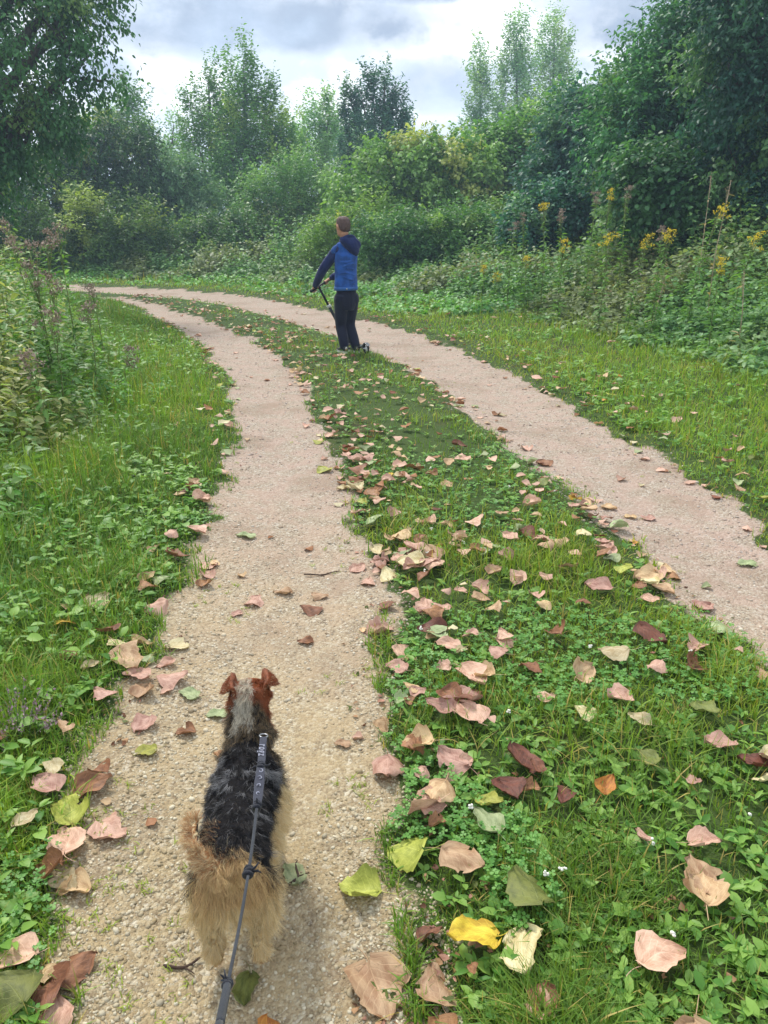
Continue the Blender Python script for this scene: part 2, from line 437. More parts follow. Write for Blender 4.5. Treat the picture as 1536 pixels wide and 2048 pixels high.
for v in range(4):
    s_ = np.arange(N) % 4 == v
    B.add(jitter(ICO_V, .35), [ICO_F], pos[s_], frames(fw, nrm)[s_], scl[s_], pc[s_])
M_STONE = m_leaf('stone', 0.0, 0.85, 0.25)
tag(link('gravel', B.mesh('gravel'), M_STONE), 'loose pale stones scattered over both tracks', 'gravel', kind='stuff')
# ------------------------------------------------------------------ fallen leaves
PALL = {
 'pink tan': [lin(210, 172, 150), lin(168, 124, 104)], 'tan': [lin(206, 176, 136), lin(166, 130, 94)], 'brown': [lin(160, 114, 80), lin(112, 76, 52)],
 'red brown': [lin(134, 86, 64), lin(88, 56, 42)], 'cream': [lin(212, 200, 160), lin(180, 160, 112)], 'yellow green': [lin(178, 180, 84), lin(128, 134, 52)],
 'pale green': [lin(168, 178, 132), lin(128, 142, 96)], 'yellow': [lin(208, 178, 62), lin(168, 128, 40)], 'olive': [lin(126, 134, 66), lin(86, 98, 44)],
 'orange': [lin(206, 146, 66), lin(160, 96, 50)]}
def m_fallen(key):
    c0, c1 = PALL[key]
    def b(t):
        lf = t.n('Attribute', attribute_name='lf').outputs['Vector']
        s = t.n('SeparateXYZ', {0: lf}); u, v = s.outputs[0], s.outputs[1]
        rnd = t.n('ObjectInfo').outputs['Random']
        off = t.n('CombineXYZ', {0: t.math('MULTIPLY', rnd, 31.0), 1: t.math('MULTIPLY', rnd, 17.0)}).outputs[0]
        P = t.n('VectorMath', {0: lf, 1: off}, operation='ADD').outputs[0]
        n1 = t.n('TexNoise', {'Vector': P, 'Scale': 2.2, 'Detail': 6, 'Roughness': .65})
        n2 = t.n('TexNoise', {'Vector': P, 'Scale': 14.0, 'Detail': 5, 'Roughness': .7})
        av = t.math('ABSOLUTE', v)
        c = t.mix(t.sstep(n1.outputs[0], .35, .68), (*c0, 1), (*c1, 1))
        sp = t.sstep(n2.outputs[0], .60, .72)
        c = t.mix(t.math('MULTIPLY', sp, .6), c, (*[q * .45 for q in c1], 1))
        vein = t.math('SUBTRACT', 1.0, t.sstep(av, .0, .045))
        ph = t.math('FRACT', t.math('MULTIPLY', t.math('SUBTRACT', u, t.math('MULTIPLY', av, .42)), 7.0))
        side = t.math('MULTIPLY', t.math('SUBTRACT', 1.0, t.sstep(t.math('ABSOLUTE', t.math('SUBTRACT', ph, .5)), .03, .11)), .55)
        vv = t.math('MAXIMUM', vein, side)
        c = t.mix(t.math('MULTIPLY', vv, .45), c, (*[min(1, q * 1.35 + .02) for q in c0], 1))
        hs = t.n('HueSaturation', {'Color': c, 'Hue': t.math('ADD', .49, t.math('MULTIPLY', rnd, .02)), 'Value': t.math('ADD', .78, t.math('MULTIPLY', rnd, .42))}).outputs[0]
        hgt = t.math('ADD', t.math('MULTIPLY', vv, -.6), n2.outputs[0])
        bp = t.n('Bump', {'Height': hgt, 'Strength': .6, 'Distance': .0015}).outputs[0]
        p = t.n('BsdfPrincipled', {'Base Color': hs, 'Roughness': .55, 'Specular IOR Level': .35, 'Normal': bp}).outputs[0]
        tr = t.n('BsdfTranslucent', {'Color': hs}).outputs[0]
        return t.n('MixShader', {0: .12, 1: p, 2: tr}).outputs[0]
    return mat(key.replace(' ', '_') + '_leaf', b)
MFL = {k: m_fallen(k) for k in PALL}
def leaf_shape(seed, curl, fold, nu=13, nv=9, lobed=False):
    """broad pointed poplar leaf, unit length along +y, centred"""
    r = np.random.default_rng(seed)
    u = np.linspace(0, 1, nu); v = np.linspace(-1, 1, nv)
    w = r.uniform(.40, .54) * np.sin(math.pi * np.clip(u, 0, 1) ** r.uniform(.58, .80)) ** r.uniform(.6, .95) * (1 - r.uniform(.05, .4) * u) + .003
    tooth = (r.random(nu) - .5) * .13; skew = r.normal(0, .06)
    U, Vv = np.meshgrid(u, v, indexing='ij')
    wd = (w + tooth * (np.arange(nu) % 2 == 0))[:, None]
    Xx = skew * np.sin(math.pi * U) + Vv * wd * (1 + .12 * np.sign(Vv) * np.sin(9 * U + seed) + .05 * (r.random((nu, nv)) - .5)); Yy = U - .45 - .10 * np.abs(Vv) ** 1.5 * (U < .35) * (1 - U)
    ph = r.random(6) * 6.28
    Zz = curl * (Vv * wd * 2) ** 2 * .5 + fold * np.abs(Vv * wd) + (U - .5) ** 2 * (r.random() - .3) * .45
    Zz += .05 * np.sin(7 * U + ph[0] + 3 * Vv) + .045 * np.sin(11 * U + ph[1]) * Vv + .03 * np.sin(13 * Vv + ph[2] + 5 * U) + .03 * (r.random((nu, nv)) - .5) * (np.abs(Vv) > .2)
    Zz += np.where(Vv > 0, 1, .3) * (Vv ** 4) * .12 * (r.random() - .2) + (Vv < 0) * Vv ** 4 * .14 * (r.random() - .2)
    V = np.stack([Xx, Yy, Zz], -1).reshape(-1, 3)
    ii = np.arange(nu - 1)[:, None] * nv + np.arange(nv - 1)[None]
    F = np.stack([ii, ii + 1, ii + nv + 1, ii + nv], -1).reshape(-1, 4)
    for _ in range(int(r.integers(0, 4))):      # a nibbled or torn bite
        cy, cx = r.uniform(0, .5), r.choice([-1, 1]) * r.uniform(.38, .5)
        cen = V[F].mean(1); F = F[np.hypot(cen[:, 0] - cx, cen[:, 1] - cy) > r.uniform(.04, .13)]
    uv = np.stack([U.ravel(), Vv.ravel()], -1)
    # stalk
    L = r.uniform(.3, .6); b = r.uniform(-.25, .25); n0 = len(V); st = []
    for k in range(5):
        t_ = k / 4; wv = .012 * (1 - .3 * t_)
        c = np.array([b * t_ * t_, -.5 - L * t_ + .05, Zz[0, nv // 2] + .03 * t_])
        st += [c + [-wv, 0, 0], c + [0, 0, wv], c + [wv, 0, 0]]
    V = np.vstack([V, st]); uv = np.vstack([uv, np.tile([[0, 0]], (15, 1))])
    SF = []
    for k in range(4):
        for j in range(3):
            SF.append([n0 + 3 * k + j, n0 + 3 * k + (j + 1) % 3, n0 + 3 * k + 3 + (j + 1) % 3, n0 + 3 * k + 3 + j])
    V[:, 2] *= .78
    z0 = np.percentile(V[:len(Xx.ravel()), 2], 6); V[:, 2] -= z0
    return V, np.vstack([F, SF]), uv
SHAPES = [leaf_shape(s, c, f) for s, (c, f) in enumerate([(.25, .05), (-.4, -.03), (.6, .1), (.1, .22), (-.25, -.1), (.9, .0), (.4, .3), (-.8, .05), (.06, .05), (.5, -.15), (-.8, .15), (.3, -.2), (.55, .2), (.15, .1), (-.6, -.2), (.4, .35), (-.1, .2), (1.0, -.1)])]
_lm = {}
def leaf_mesh(si, key):
    if (si, key) not in _lm:
        V, F, uv = SHAPES[si]
        me = npmesh('fallen_leaf', V, [F], None, True, uv); me.materials.append(MFL[key]); _lm[(si, key)] = me
    return _lm[(si, key)]
# conspicuous leaves: pixel of the photo, length (m), colour, heading, shape, label
SPOT = [
 (720, 1755, .10, 'yellow green', 80, 5, 'curled yellow green leaf alone on gravel right of the dog'),
 (818, 1702, .11, 'yellow green', 60, 4, 'bright yellow green leaf at the gravel edge, stalk to the right'),
 (945, 1895, .115, 'yellow', 100, 8, 'flat bright yellow leaf on the strip edge near the bottom'),
 (1048, 1815, .12, 'olive', 20, 4, 'large dull olive leaf just above the big cream leaf'),
 (1053, 1925, .13, 'cream', 170, 8, 'large smooth cream leaf in the grass near the bottom'),
 (872, 1962, .10, 'tan', 10, 1, 'domed tan leaf on the gravel edge below the yellow leaf'),
 (755, 1952, .13, 'tan', 200, 0, 'wide ragged tan leaf flat on gravel left of the domed one'),
 (925, 1738, .11, 'tan', 240, 1, 'broad tan leaf in grass left of the olive leaf'),
 (972, 1665, .10, 'pale green', 30, 3, 'pale green leaf with brown tip among dark leaves on the strip'),
 (862, 1862, .06, 'red brown', 300, 2, 'small red brown folded leaf on the gravel edge'),
 (1038, 1540, .11, 'red brown', 20, 0, 'large dark red brown leaf standing up in the clover'),
 (1212, 1592, .07, 'orange', 320, 3, 'small orange leaf with brown side in dark clover'),
 (1275, 1466, .07, 'cream', 60, 2, 'small cream leaf cupped in the clover on the right'),
 (1160, 1448, .07, 'cream', 20, 6, 'small cream leaf standing folded in the grass mid strip'),
 (1290, 1545, .08, 'olive', 10, 8, 'olive green leaf flat in clover right of the orange leaf'),
 (288, 1494, .075, 'yellow green', 90, 8, 'single yellow green leaf flat on gravel left of the dog'),
 (137, 1620, .10, 'yellow green', 30, 6, 'folded yellow green leaf at the left track edge'),
 (95, 1585, .085, 'pink tan', 60, 0, 'round pinkish leaf at the left track edge above the folded green one'),
 (187, 1570, .10, 'brown', 300, 2, 'cupped brown leaf on the left track edge'),
 (128, 1682, .12, 'pink tan', 20, 8, 'large pinkish leaf lying flat below the folded green one'),
 (92, 1735, .11, 'brown', 80, 3, 'rusty brown leaf half under the left grass'),
 (55, 1660, .07, 'cream', 330, 8, 'small cream leaf in the left grass near the folded green one'),
 (150, 1922, .09, 'brown', 320, 1, 'rusty brown leaf on gravel near the bottom left'),
 (88, 1985, .12, 'brown', 200, 2, 'large brown leaf piled in the bottom left corner'),
 (22, 2005, .10, 'olive', 60, 4, 'olive leaf in the bottom left corner of the grass'),
 (25, 1925, .10, 'pink tan', 100, 0, 'pinkish brown leaf in grass above the bottom left olive leaf'),
 (110, 2030, .10, 'pink tan', 20, 2, 'pinkish leaf below the large brown one at bottom left'),
 (272, 1352, .10, 'pink tan', 80, 8, 'pale pinkish leaf with ragged rim left of the dog ears'),
 (345, 1348, .10, 'pink tan', 280, 4, 'jagged pinkish leaf between the ragged leaf and the dog'),
 (375, 1376, .08, 'pale green', 60, 8, 'pale green leaf on gravel left of the dog ear'),
 (432, 1412, .07, 'pale green', 100, 8, 'faded green leaf half hidden beside the dog neck'),
 (283, 1287, .085, 'tan', 300, 3, 'folded tan leaf with light edge at the left track edge'),
 (128, 1278, .08, 'yellow', 20, 4, 'yellow leaf caught in the left grass'),
 (210, 1405, .085, 'pink tan', 60, 1, 'pinkish leaf in the left grass edge above the lavender tuft'),
 (285, 1440, .08, 'pink tan', 160, 0, 'thin pinkish leaf on gravel above the yellow green one'),
 (582, 1722, .08, 'pale green', 30, 8, 'pale green leaf on gravel right of the dog hind leg'),
 (492, 1935, .075, 'olive', 180, 8, 'dark olive leaf flat on gravel behind the dog paws'),
 (684, 1475, .05, 'tan', 80, 8, 'small tan leaf on gravel right of the dog shoulder'),
 (610, 1264, .06, 'brown', 90, 2, 'small curled brown leaf on gravel ahead of the dog'),
 (1410, 1445, .10, 'olive', 200, 8, 'big olive leaf flat in grass near the right edge'),
 (1435, 1506, .09, 'pink tan', 100, 0, 'speckled pinkish leaf in clover near the right edge'),
 (1505, 1548, .09, 'red brown', 70, 0, 'red brown jagged leaf at the right picture edge'),
 (520, 2035, .10, 'orange', 0, 8, 'orange brown leaf at the bottom beside the leash'),
 (1497, 1112, .09, 'pale green', 90, 8, 'pale green leaf on the right gravel track'),
 (565, 1167, .08, 'tan', 90, 3, 'tan leaf flat in the middle of the left track'),
 (490, 1060, .10, 'pale green', 80, 8, 'large pale green leaf on the left track further ahead'),
 (1262, 1022, .07, 'tan', 90, 8, 'small tan leaf in the middle of the right track'),
 (1195, 1190, .11, 'pink tan', 80, 0, 'pinkish leaf with hole on the strip near the right track'),
 (1298, 1170, .09, 'cream', 30, 3, 'pale cream leaf at the strip edge beside the right track'),
 (865, 1272, .11, 'red brown', 85, 2, 'dark red brown leaf in the pile at the left track edge'),
 (1225, 1333, .10, 'cream', 80, 4, 'pale cream green leaf on grass in the middle of the strip'),
 (1108, 1290, .09, 'brown', 10, 6, 'brown folded leaf standing in the grass of the strip'),
 (895, 1308, .09, 'pink tan', 70, 8, 'pinkish torn leaf below the dark leaf pile'),
 (1385, 1350, .09, 'brown', 300, 5, 'rolled brown leaf in the grass toward the right track'),
 (935, 1455, .11, 'pink tan', 30, 0, 'pinkish brown leaf in the cluster at the left edge of the strip'),
 (880, 1440, .10, 'pink tan', 60, 3, 'pale pinkish leaf heading the cluster at the strip edge'),
]
LP = []     # x, y, size, colour key, heading, shape, label, on-gravel
for px, py, sz, key, hd, si, lab in SPOT:
    p = pix(px, py, .03); LP.append((p[0], p[1], sz * .92, key, hd, si, lab))
x, y, d = fan(26000, .8, 17, 50, area=True)
sd, zn = zones(x, y)
wt = np.where((sd > -.10) & (sd < .16), .62, np.where(sd <= -.10, .05, np.where(zn == 1, .44, np.where(zn == 2, np.where(sd < .8, .36, .06), np.where(sd < .3, .25, .03)))))
wt = wt * np.where((zn == 1) & (dpoly(x, y, Ledge_r) < .5) & (sd > 0), 1.9, 1); wt = wt * (.25 + 1.5 * vnoise(x, y, 1.7, 9) ** 1.5) * np.where((zn == 0) & (sd > -.1), .8, 1) * np.where((zn == 2) & (sd > 0), .75, 1) * np.where((zn==1)&(x>.35)&(y<3.0),.75,1)
wt = wt * (1 - .5 * sst(y, 4.2, 6.0)) * np.where((zn == 1) & (y < 4.2) & (y > 1.5) & (dpoly(x, y, Ledge_r) < .45), 2.2, 1) * np.where((zn == 0) & (y < 2.2), .7, 1)
k = (rng.random(len(x)) < wt * 1.15) & ~((x > -.55) & (x < -.02) & (y > .8) & (y < 1.75)) & (np.hypot(x - pix(705, 710)[0], y - 8.9) > .35)
x, y, sd, zn = x[k], y[k], sd[k], zn[k]
names = list(PALL); pr = np.array([.38, .24, .17, .05, .06, .02, .045, .006, .015, .006]); pr /= pr.sum()
cluster = vnoise(x, y, 4.3, 12)
for i in range(len(x)):
    sz = min(.115, max(.028, rng.normal(.064, .022) * (1 - .15 * min(1, max(0, y[i] - 3) / 3))))
    if any(math.hypot(x[i] - q[0], y[i] - q[1]) < .05 for q in LP[:len(SPOT)]): continue
    LP.append((x[i], y[i], sz, names[rng.choice(10, p=pr)], rng.uniform(0, 360), int(rng.integers(0, 18)), None))
la = np.array([(q[0], q[1], q[2]) for q in LP]); lsd, lz = zones(la[:, 0], la[:, 1])
lz0 = gz(la[:, 0], la[:, 1], lsd, lz)
dist = np.sqrt(la[:, 0] ** 2 + la[:, 1] ** 2 + 1.96)
vis = np.abs(la[:, 0]) < .5 * (la[:, 1] * cP + 1.4 * sP) + .05
order = np.argsort(-(la[:, 2] / dist) * np.where(vis, 1, .01) - np.array([10 if q[6] else 0 for q in LP]))
where = {0: 'on the left verge grass', 1: 'on the grass strip between the tracks', 2: 'on the right verge grass'}
LITTER = Batch(); used = 0
for rank, i in enumerate(order):
    X0, Y0, sz, key, hd, si, lab = LP[i]
    gravel = lsd[i] < -.02
    lift = (.004 if gravel else (.028 + .02 * rng.random() if lsd[i] > .05 else .014))
    tilt = (.06 if gravel else .20)
    rot = Matrix.Rotation(R_(hd), 4, 'Z') @ Matrix.Rotation(rng.normal(0, tilt), 4, 'X') @ Matrix.Rotation(rng.normal(0, tilt), 4, 'Y')
    if rank < 297:
        o = bpy.data.objects.new('fallen_leaf', leaf_mesh(si, key)); COL.objects.link(o)
        o.matrix_world = Matrix.Translation((X0, Y0, lz0[i] + lift)) @ rot @ Matrix.Diagonal((sz, sz, sz, 1))
        if not lab:
            side = ('on the left gravel track' if lz[i] != 2 and X0 < 0.6 and Y0 < 6 else 'on a gravel track') if gravel else where[lz[i]]
            lab = 'dry %s leaf lying %s' % (key.replace('pink tan', 'pinkish tan'), side)
        tag(o, lab, 'fallen leaf', 'fallen leaves along the tracks')
    else:
        V, F, uv = SHAPES[si]
        nv = 9; rows = [0, 3, 6, 9, 12]; cols = [0, 2, 4, 6, 8]
        idx = np.array([r * nv + c for r in rows for c in cols]); tv = V[idx]
        tf = np.array([[a * 5 + b, a * 5 + b + 1, a * 5 + b + 6, a * 5 + b + 5] for a in range(4) for b in range(4)])
        M = np.array(rot.to_3x3()); c = np.array(PALL[key][0]) * rng.uniform(.7, 1.1)
        LITTER.raw(tv * sz @ M.T + [X0, Y0, lz0[i] + lift * 1.0], tf, np.tile(c, (25, 1)))
tag(link('leaf_litter', LITTER.mesh('leaf_litter', True), M_DRYLEAF_STUFF), 'many small fallen leaves strewn further along the tracks', 'leaf litter', kind='stuff')
# crumbs of broken leaf caught along the edges
x, y, d = fan(11000, .8, 10, 48); sd, zn = zones(x, y); m = (np.abs(sd + rag(x, y)) < .12) & (rng.random(len(x)) < .75) & (vnoise(x, y, 2.6, 90) > .42) | (zn == 1) & (sd > 0) & (rng.random(len(x)) < .12); x, y, d, sd, zn = x[m], y[m], d[m], sd[m], zn[m]; n = len(x); B = Batch()
an = rng.uniform(0, 6.28, n); pk = rng.integers(0, 4, n); pcs = np.array([PALL[k][1] for k in ('pink tan', 'brown', 'tan', 'olive')])[pk] * rng.uniform(.6, 1.15, (n, 1))
ix_ = np.array([r * 9 + c for r in (0, 4, 8, 12) for c in (0, 4, 8)]); tf_c = np.array([[a * 3 + b, a * 3 + b + 1, a * 3 + b + 4, a * 3 + b + 3] for a in range(3) for b in range(2)])
FR_ = frames(np.stack([np.cos(an), np.sin(an), 0 * an], 1), np.array([[0, 0, 1.]]) + rng.normal(0, .35, (n, 3))); PO_ = np.stack([x, y, gz(x, y, sd, zn) + .004 + .012 * (sd > .03)], 1)
for v in range(8):
    k_ = np.arange(n) % 8 == v; sc_ = rng.uniform(.008, .022, n)[:, None] * np.stack([rng.uniform(.3, 1.2, n), rng.uniform(.6, 1.2, n), np.full(n, .9)], 1)
    tvv = SHAPES[v][0][ix_] + np.random.default_rng(v).normal(0, .09, (12, 3)) * [1, 1, .5]
    B.add(tvv, [tf_c], PO_[k_], FR_[k_], sc_[k_], pcs[k_])
tag(link('leaf_crumbs', B.mesh('leaf_crumbs'), M_DRYLEAF_STUFF), 'broken crumbs of dry leaf along the gravel edges', 'leaf litter', kind='stuff')
# lookup grid of leaf cover so grass does not poke through the leaves
CG = np.zeros((900, 900), np.uint8)       # 2 cm cells, x -9..9, y 0..18
for q in LP:
    cx, cy = (q[0] + 9) / .02, q[1] / .02; r = q[2] * .36 / .02
    x0, x1, y0, y1 = int(cx - r), int(cx + r) + 1, int(cy - r), int(cy + r) + 1
    if x0 < 0 or y0 < 0 or x1 >= 900 or y1 >= 900: continue
    a, b = np.mgrid[x0:x1 + 1, y0:y1 + 1]; m = (a - cx) ** 2 + (b - cy) ** 2 < r * r
    CG[a[m], b[m]] = 1
def covered(x, y):
    i = ((x + 9) / .02).astype(int); j = (y / .02).astype(int)
    ok = (i >= 0) & (i < 900) & (j >= 0) & (j < 900); o = np.zeros(len(x), bool); o[ok] = CG[i[ok], j[ok]] > 0; return o

# ------------------------------------------------------------------ grass, clover, undergrowth (stuff)
def blade_tpl(bend, near):
    ts = [0, .3, .6, .85, 1] if near else [0, .45, 1]; V = []
    for t_ in ts:
        w_ = .5 * (1 - t_ ** 2.2) if t_ < 1 else 0
        yy = bend * t_ * t_; zz = t_ - .35 * abs(bend) * t_ * t_
        if t_ < 1: V += [(-w_, yy, zz), (w_, yy, zz)]
        else: V.append((0, yy, zz))
    n = len(ts) - 1; Q = [[2 * i, 2 * i + 1, 2 * i + 3, 2 * i + 2] for i in range(n - 1)]
    return np.array(V), [np.array(Q), np.array([[2 * n - 2, 2 * n - 1, 2 * n]])]
def height_left(x, y, sd): return .05 + .06 * sst(sd, 0, .3) + .12 * sst(sd, .25, .8) + .16 * sst(sd, .8, 1.6)
def grass(name, label, want, N, d0, d1, hfun, keep, wid, cols, cls=(0.9, 8), a=50):
    x, y, d = fan(N, d0, d1, a); sd, zn = zones(x, y); sdr = sd + rag(x, y)
    m = want(x, y, sd, sdr, zn) & (rng.random(N) < keep(x, y, sdr, zn)) & ~covered(x, y)
    x, y, d, sd, zn, sdr = x[m], y[m], d[m], sd[m], zn[m], sdr[m]; n = len(x)
    h = hfun(x, y, sdr) * rng.uniform(.45, 1.25, n) * (.6 + .8 * vnoise(x, y, 3.2, 21))
    an = rng.uniform(0, 6.28, n); lean = rng.normal(0, .28, n) + (rng.random(n) < .25) * rng.normal(0, .5, n)
    sidev = np.stack([np.cos(an), np.sin(an), np.zeros(n)], 1); fwd = np.stack([-np.sin(an), np.cos(an), np.zeros(n)], 1)
    up = norm(np.array([[0, 0, 1.0]]) + fwd * lean[:, None])
    f2 = np.cross(up, sidev); Rm = np.stack([sidev, f2, up], 2)
    W = wid * rng.uniform(.6, 1.4, n) * (1 + d * .17)
    pos = np.stack([x, y, gz(x, y, sd, zn) - .006], 1)
    t1 = rng.random((n, 1)); patch = vnoise(x, y, 1.1, 22)[:, None]; c = cols[0] * (1 - t1) + cols[1] * t1
    c = c * (1 - .6 * sst(patch, .35, .75)) + cols[2] * (.6 * sst(patch, .35, .75)); c = c * rng.uniform(.62, 1.28, (n, 1)) * np.where(rng.random((n, 1)) < .3, np.array([[1.12, 1.0, .8]]), 1)
    dry = rng.random(n) < .09; c[dry] = np.array(lin(176, 160, 92)) * rng.uniform(.7, 1.1, (dry.sum(), 1))
    B = Batch()
    for near in (True, False):
        for v, bend in enumerate((.15, .5, -.8, 1.1)):
            s_ = ((d < 4) == near) & (np.arange(n) % 4 == v)
            tv, tf = blade_tpl(bend, near)
            B.add(tv, tf, pos[s_], Rm[s_], np.stack([W, h, h], 1)[s_], c[s_])
    tag(link(name, B.mesh(name), M_GRASS), label, 'grass', kind='stuff')
G1, G2, G3 = np.array(lin(98, 134, 48)), np.array(lin(146, 164, 66)), np.array(lin(76, 118, 48))
L1, L2, L3 = np.array(lin(98, 142, 48)), np.array(lin(146, 170, 68)), np.array(lin(84, 124, 52))
grass('grass_strip', 'short grass and clover growing on the strip between the gravel tracks', lambda x, y, sd, sr, z: (z == 1) & (sr > -.03), 330000, .75, 19,
      lambda x, y, s: .022 + .035 * sst(s, 0, .25) + .05 * sst(vnoise(x, y, 2.4, 23), .55, .8), lambda x, y, s, z: np.clip(.35 + .65 * sst(s, 0, .12), 0, 1) * (.28 + .72 * sst(vnoise(x, y, 2.0, 24), .3, .6)), .0030, (G1, G2, G3))
grass('grass_verge', 'long soft green grass on the verge left of the left track', lambda x, y, sd, sr, z: (z == 0) & (sr > -.02) & (sd < 3.5), 620000, .75, 26,
      lambda x, y, s: height_left(x, y, s), lambda x, y, s, z: .4 + .6 * sst(s, 0, .1), .0032, (L1, L2, L3))
grass('grass_verge', 'mown bright green grass on the verge right of the right track', lambda x, y, sd, sr, z: (z == 2) & (sr > -.02) & (sd < 7), 330000, 2, 30,
      lambda x, y, s: .04 + .05 * sst(s, 0, .4) + .16 * sst(s, 1.0, 3.2), lambda x, y, s, z: .5 + .5 * sst(s, 0, .3), .0036, (L1, L2, G2))
x, y, d = fan(9000, .8, 9, 45); sd, zn = zones(x, y)   # sparse sprouts in the gravel
m = (sd < -.02) & (sd > -.30) & (vnoise(x, y, 3.3, 31) > .60) & (rng.random(len(x)) < .8 * np.exp(sd * 6))
x, y, sd, zn = x[m], y[m], sd[m], zn[m]; B = Batch(); n = len(x)
for rep in range(7):
    an = rng.uniform(0, 6.28, n); sv = np.stack([np.cos(an), np.sin(an), np.zeros(n)], 1); fw = np.stack([-np.sin(an), np.cos(an), np.zeros(n)], 1)
    up = norm(np.array([[0, 0, 1.]]) + fw * .5); tv, tf = blade_tpl(.6, False)
    h = rng.uniform(.008, .028, n)
    B.add(tv, tf, np.stack([x + rng.normal(0, .008, n), y + rng.normal(0, .008, n), gz(x, y, sd, zn)], 1), np.stack([sv, np.cross(up, sv), up], 2), np.stack([np.full(n, .0028), h, h], 1), G2 * rng.uniform(.6, 1.2, (n, 1)))
tag(link('sprouts', B.mesh('sprouts'), M_GRASS), 'tiny green sprouts growing along the gravel edges', 'sprouts', kind='stuff')

# leaf templates (unit length along +y from the stalk, normal +z)
def oval(w=.55, fold=.18, droop=.12):
    return (np.array([(0, 0, 0), (-w * .42, .28, fold * w), (w * .42, .28, fold * w), (0, .35, 0), (-w * .40, .66, fold * w - droop * .5), (w * .40, .66, fold * w - droop * .5), (0, .72, -droop * .5), (0, 1, -droop)], float),
            [np.array([[0, 3, 1], [0, 2, 3], [4, 6, 7], [6, 5, 7]]), np.array([[1, 3, 6, 4], [3, 2, 5, 6]])])
OV = oval(); OVW = oval(.8, .12, .2); OVN = oval(.32, .2, .2)
DIA = (np.array([(0, 0, 0), (-.32, .45, .06), (0, 1, -.08), (.32, .45, .06)], float), [np.array([[0, 3, 1], [1, 3, 2]])])
def clover_tpl():
    V = []; F = []
    for k in range(3):
        a = 2 * math.pi * k / 3; ca, sa = math.cos(a), math.sin(a); n0 = len(V)
        for (u, v, z) in [(0, 0, 0), (-.42, .45, .06), (-.30, .92, .10), (0, .86, .04), (.30, .92, .10), (.42, .45, .06)]:
            V.append((u * ca - v * sa, u * sa + v * ca, z))
        F += [[n0, n0 + 3, n0 + 2, n0 + 1], [n0, n0 + 5, n0 + 4, n0 + 3]]
    return np.array(V), [np.array(F)]
CLV = clover_tpl()
def lays(n, tilt):
    an = rng.uniform(0, 6.28, n); nr = norm(np.stack([rng.normal(0, tilt, n), rng.normal(0, tilt, n), np.ones(n)], 1))
    return frames(np.stack([np.cos(an), np.sin(an), rng.normal(0, .1, n)], 1), nr)
x, y, d = fan(90000, .75, 17, 50); sd, zn = zones(x, y); sdr = sd + rag(x, y)
pat = vnoise(x, y, 1.9, 41) + .35 * (vnoise(x, y, 6, 42) - .5)
m = (zn == 1) & (sdr > .01) & (pat > .47) & ~covered(x, y)
m |= (zn == 2) & (sdr > .0) & (sdr < 1.6) & (pat > .5) & (rng.random(len(x)) < .6) & ~covered(x, y)
m |= (zn == 0) & (sdr > .0) & (sdr < .8) & (pat > .5) & (rng.random(len(x)) < .7) & ~covered(x, y)
x, y, d, sd, zn = x[m], y[m], d[m], sd[m], zn[m]; n = len(x)
B = Batch(); s = rng.uniform(.0055, .0105, n) * (1 + d * .10)
c = np.array(lin(70, 116, 50)) * (1 - (q := rng.random((n, 1)))) + np.array(lin(108, 150, 74)) * q
B.add(*CLV, np.stack([x, y, gz(x, y, sd, zn) + rng.uniform(.012, .05, n)], 1), lays(n, .3), s, c)
tag(link('clover', B.mesh('clover'), M_LEAF), 'patches of three leaved clover in the grass beside the tracks', 'clover', kind='stuff')
# white clover heads, a few
x, y, d = fan(900, 1.2, 7, 40); sd, zn = zones(x, y); m = (zn == 1) & (sd > .1) & (rng.random(len(x)) < .06); x, y, sd, zn = x[m], y[m], sd[m], zn[m]
B = Batch(); n = len(x)
for q in range(5):
    B.add(ICO_V * [1, 1, .8], [ICO_F], np.stack([x + rng.normal(0, .003, n), y + rng.normal(0, .003, n), gz(x, y, sd, zn) + .055 + rng.normal(0, .003, n)], 1), lays(n, .3), rng.uniform(.003, .0045, n), np.tile(lin(228, 226, 214), (n, 1)))
tag(link('clover_flowers', B.mesh('clover_flowers'), M_STONE), 'tiny white clover flowers dotted over the strip', 'clover flowers', kind='stuff')
# broad low leaves (plantain, dandelion, ground ivy)
x, y, d = fan(34000, .75, 20, 50); sd, zn = zones(x, y); sdr = sd + rag(x, y)
m = ((zn == 1) & (sdr > .06) & (rng.random(len(x)) < .25) | (zn == 0) & (sdr > .05) & (rng.random(len(x)) < .20 + .5 * (vnoise(x, y, 1.5, 43) > .56)) | (zn == 2) & (sdr > .1) & (rng.random(len(x)) < .12 + .7 * (vnoise(x, y, 1.5, 44) > .55))) & ~covered(x, y)
x, y, d, sd, zn = x[m], y[m], d[m], sd[m], zn[m]; n = len(x); B = Batch()
hh = np.where(zn == 1, .02, np.where(zn == 0, height_left(x, y, sd) * .55, .05 + .10 * sst(sd, .8, 3)))
for rep in range(5):
    an = rep * 1.257 + rng.uniform(-.4, .4, n) + x * 50; fw = np.stack([np.cos(an), np.sin(an), rng.uniform(.0, .7, n)], 1)
    nr = np.array([[0, 0, 1.]]) + rng.normal(0, .2, (n, 3))
    s = rng.uniform(.016, .042, n) * np.where(zn == 1, .9, 1.15) * (1 + d * .05)
    q = rng.random((n, 1)); c = np.array(lin(68, 112, 42)) * (1 - q) + np.array(lin(124, 156, 72)) * q
    T = (OV, OVN, OVW)[rep % 3]
    B.add(*T, np.stack([x, y, gz(x, y, sd, zn) + hh * rng.uniform(.3, 1.2, n)], 1), frames(fw, nr), s, c)
tag(link('low_herbs', B.mesh('low_herbs'), M_LEAF), 'low broad leaved herbs growing through the verge grass', 'herbs', kind='stuff')

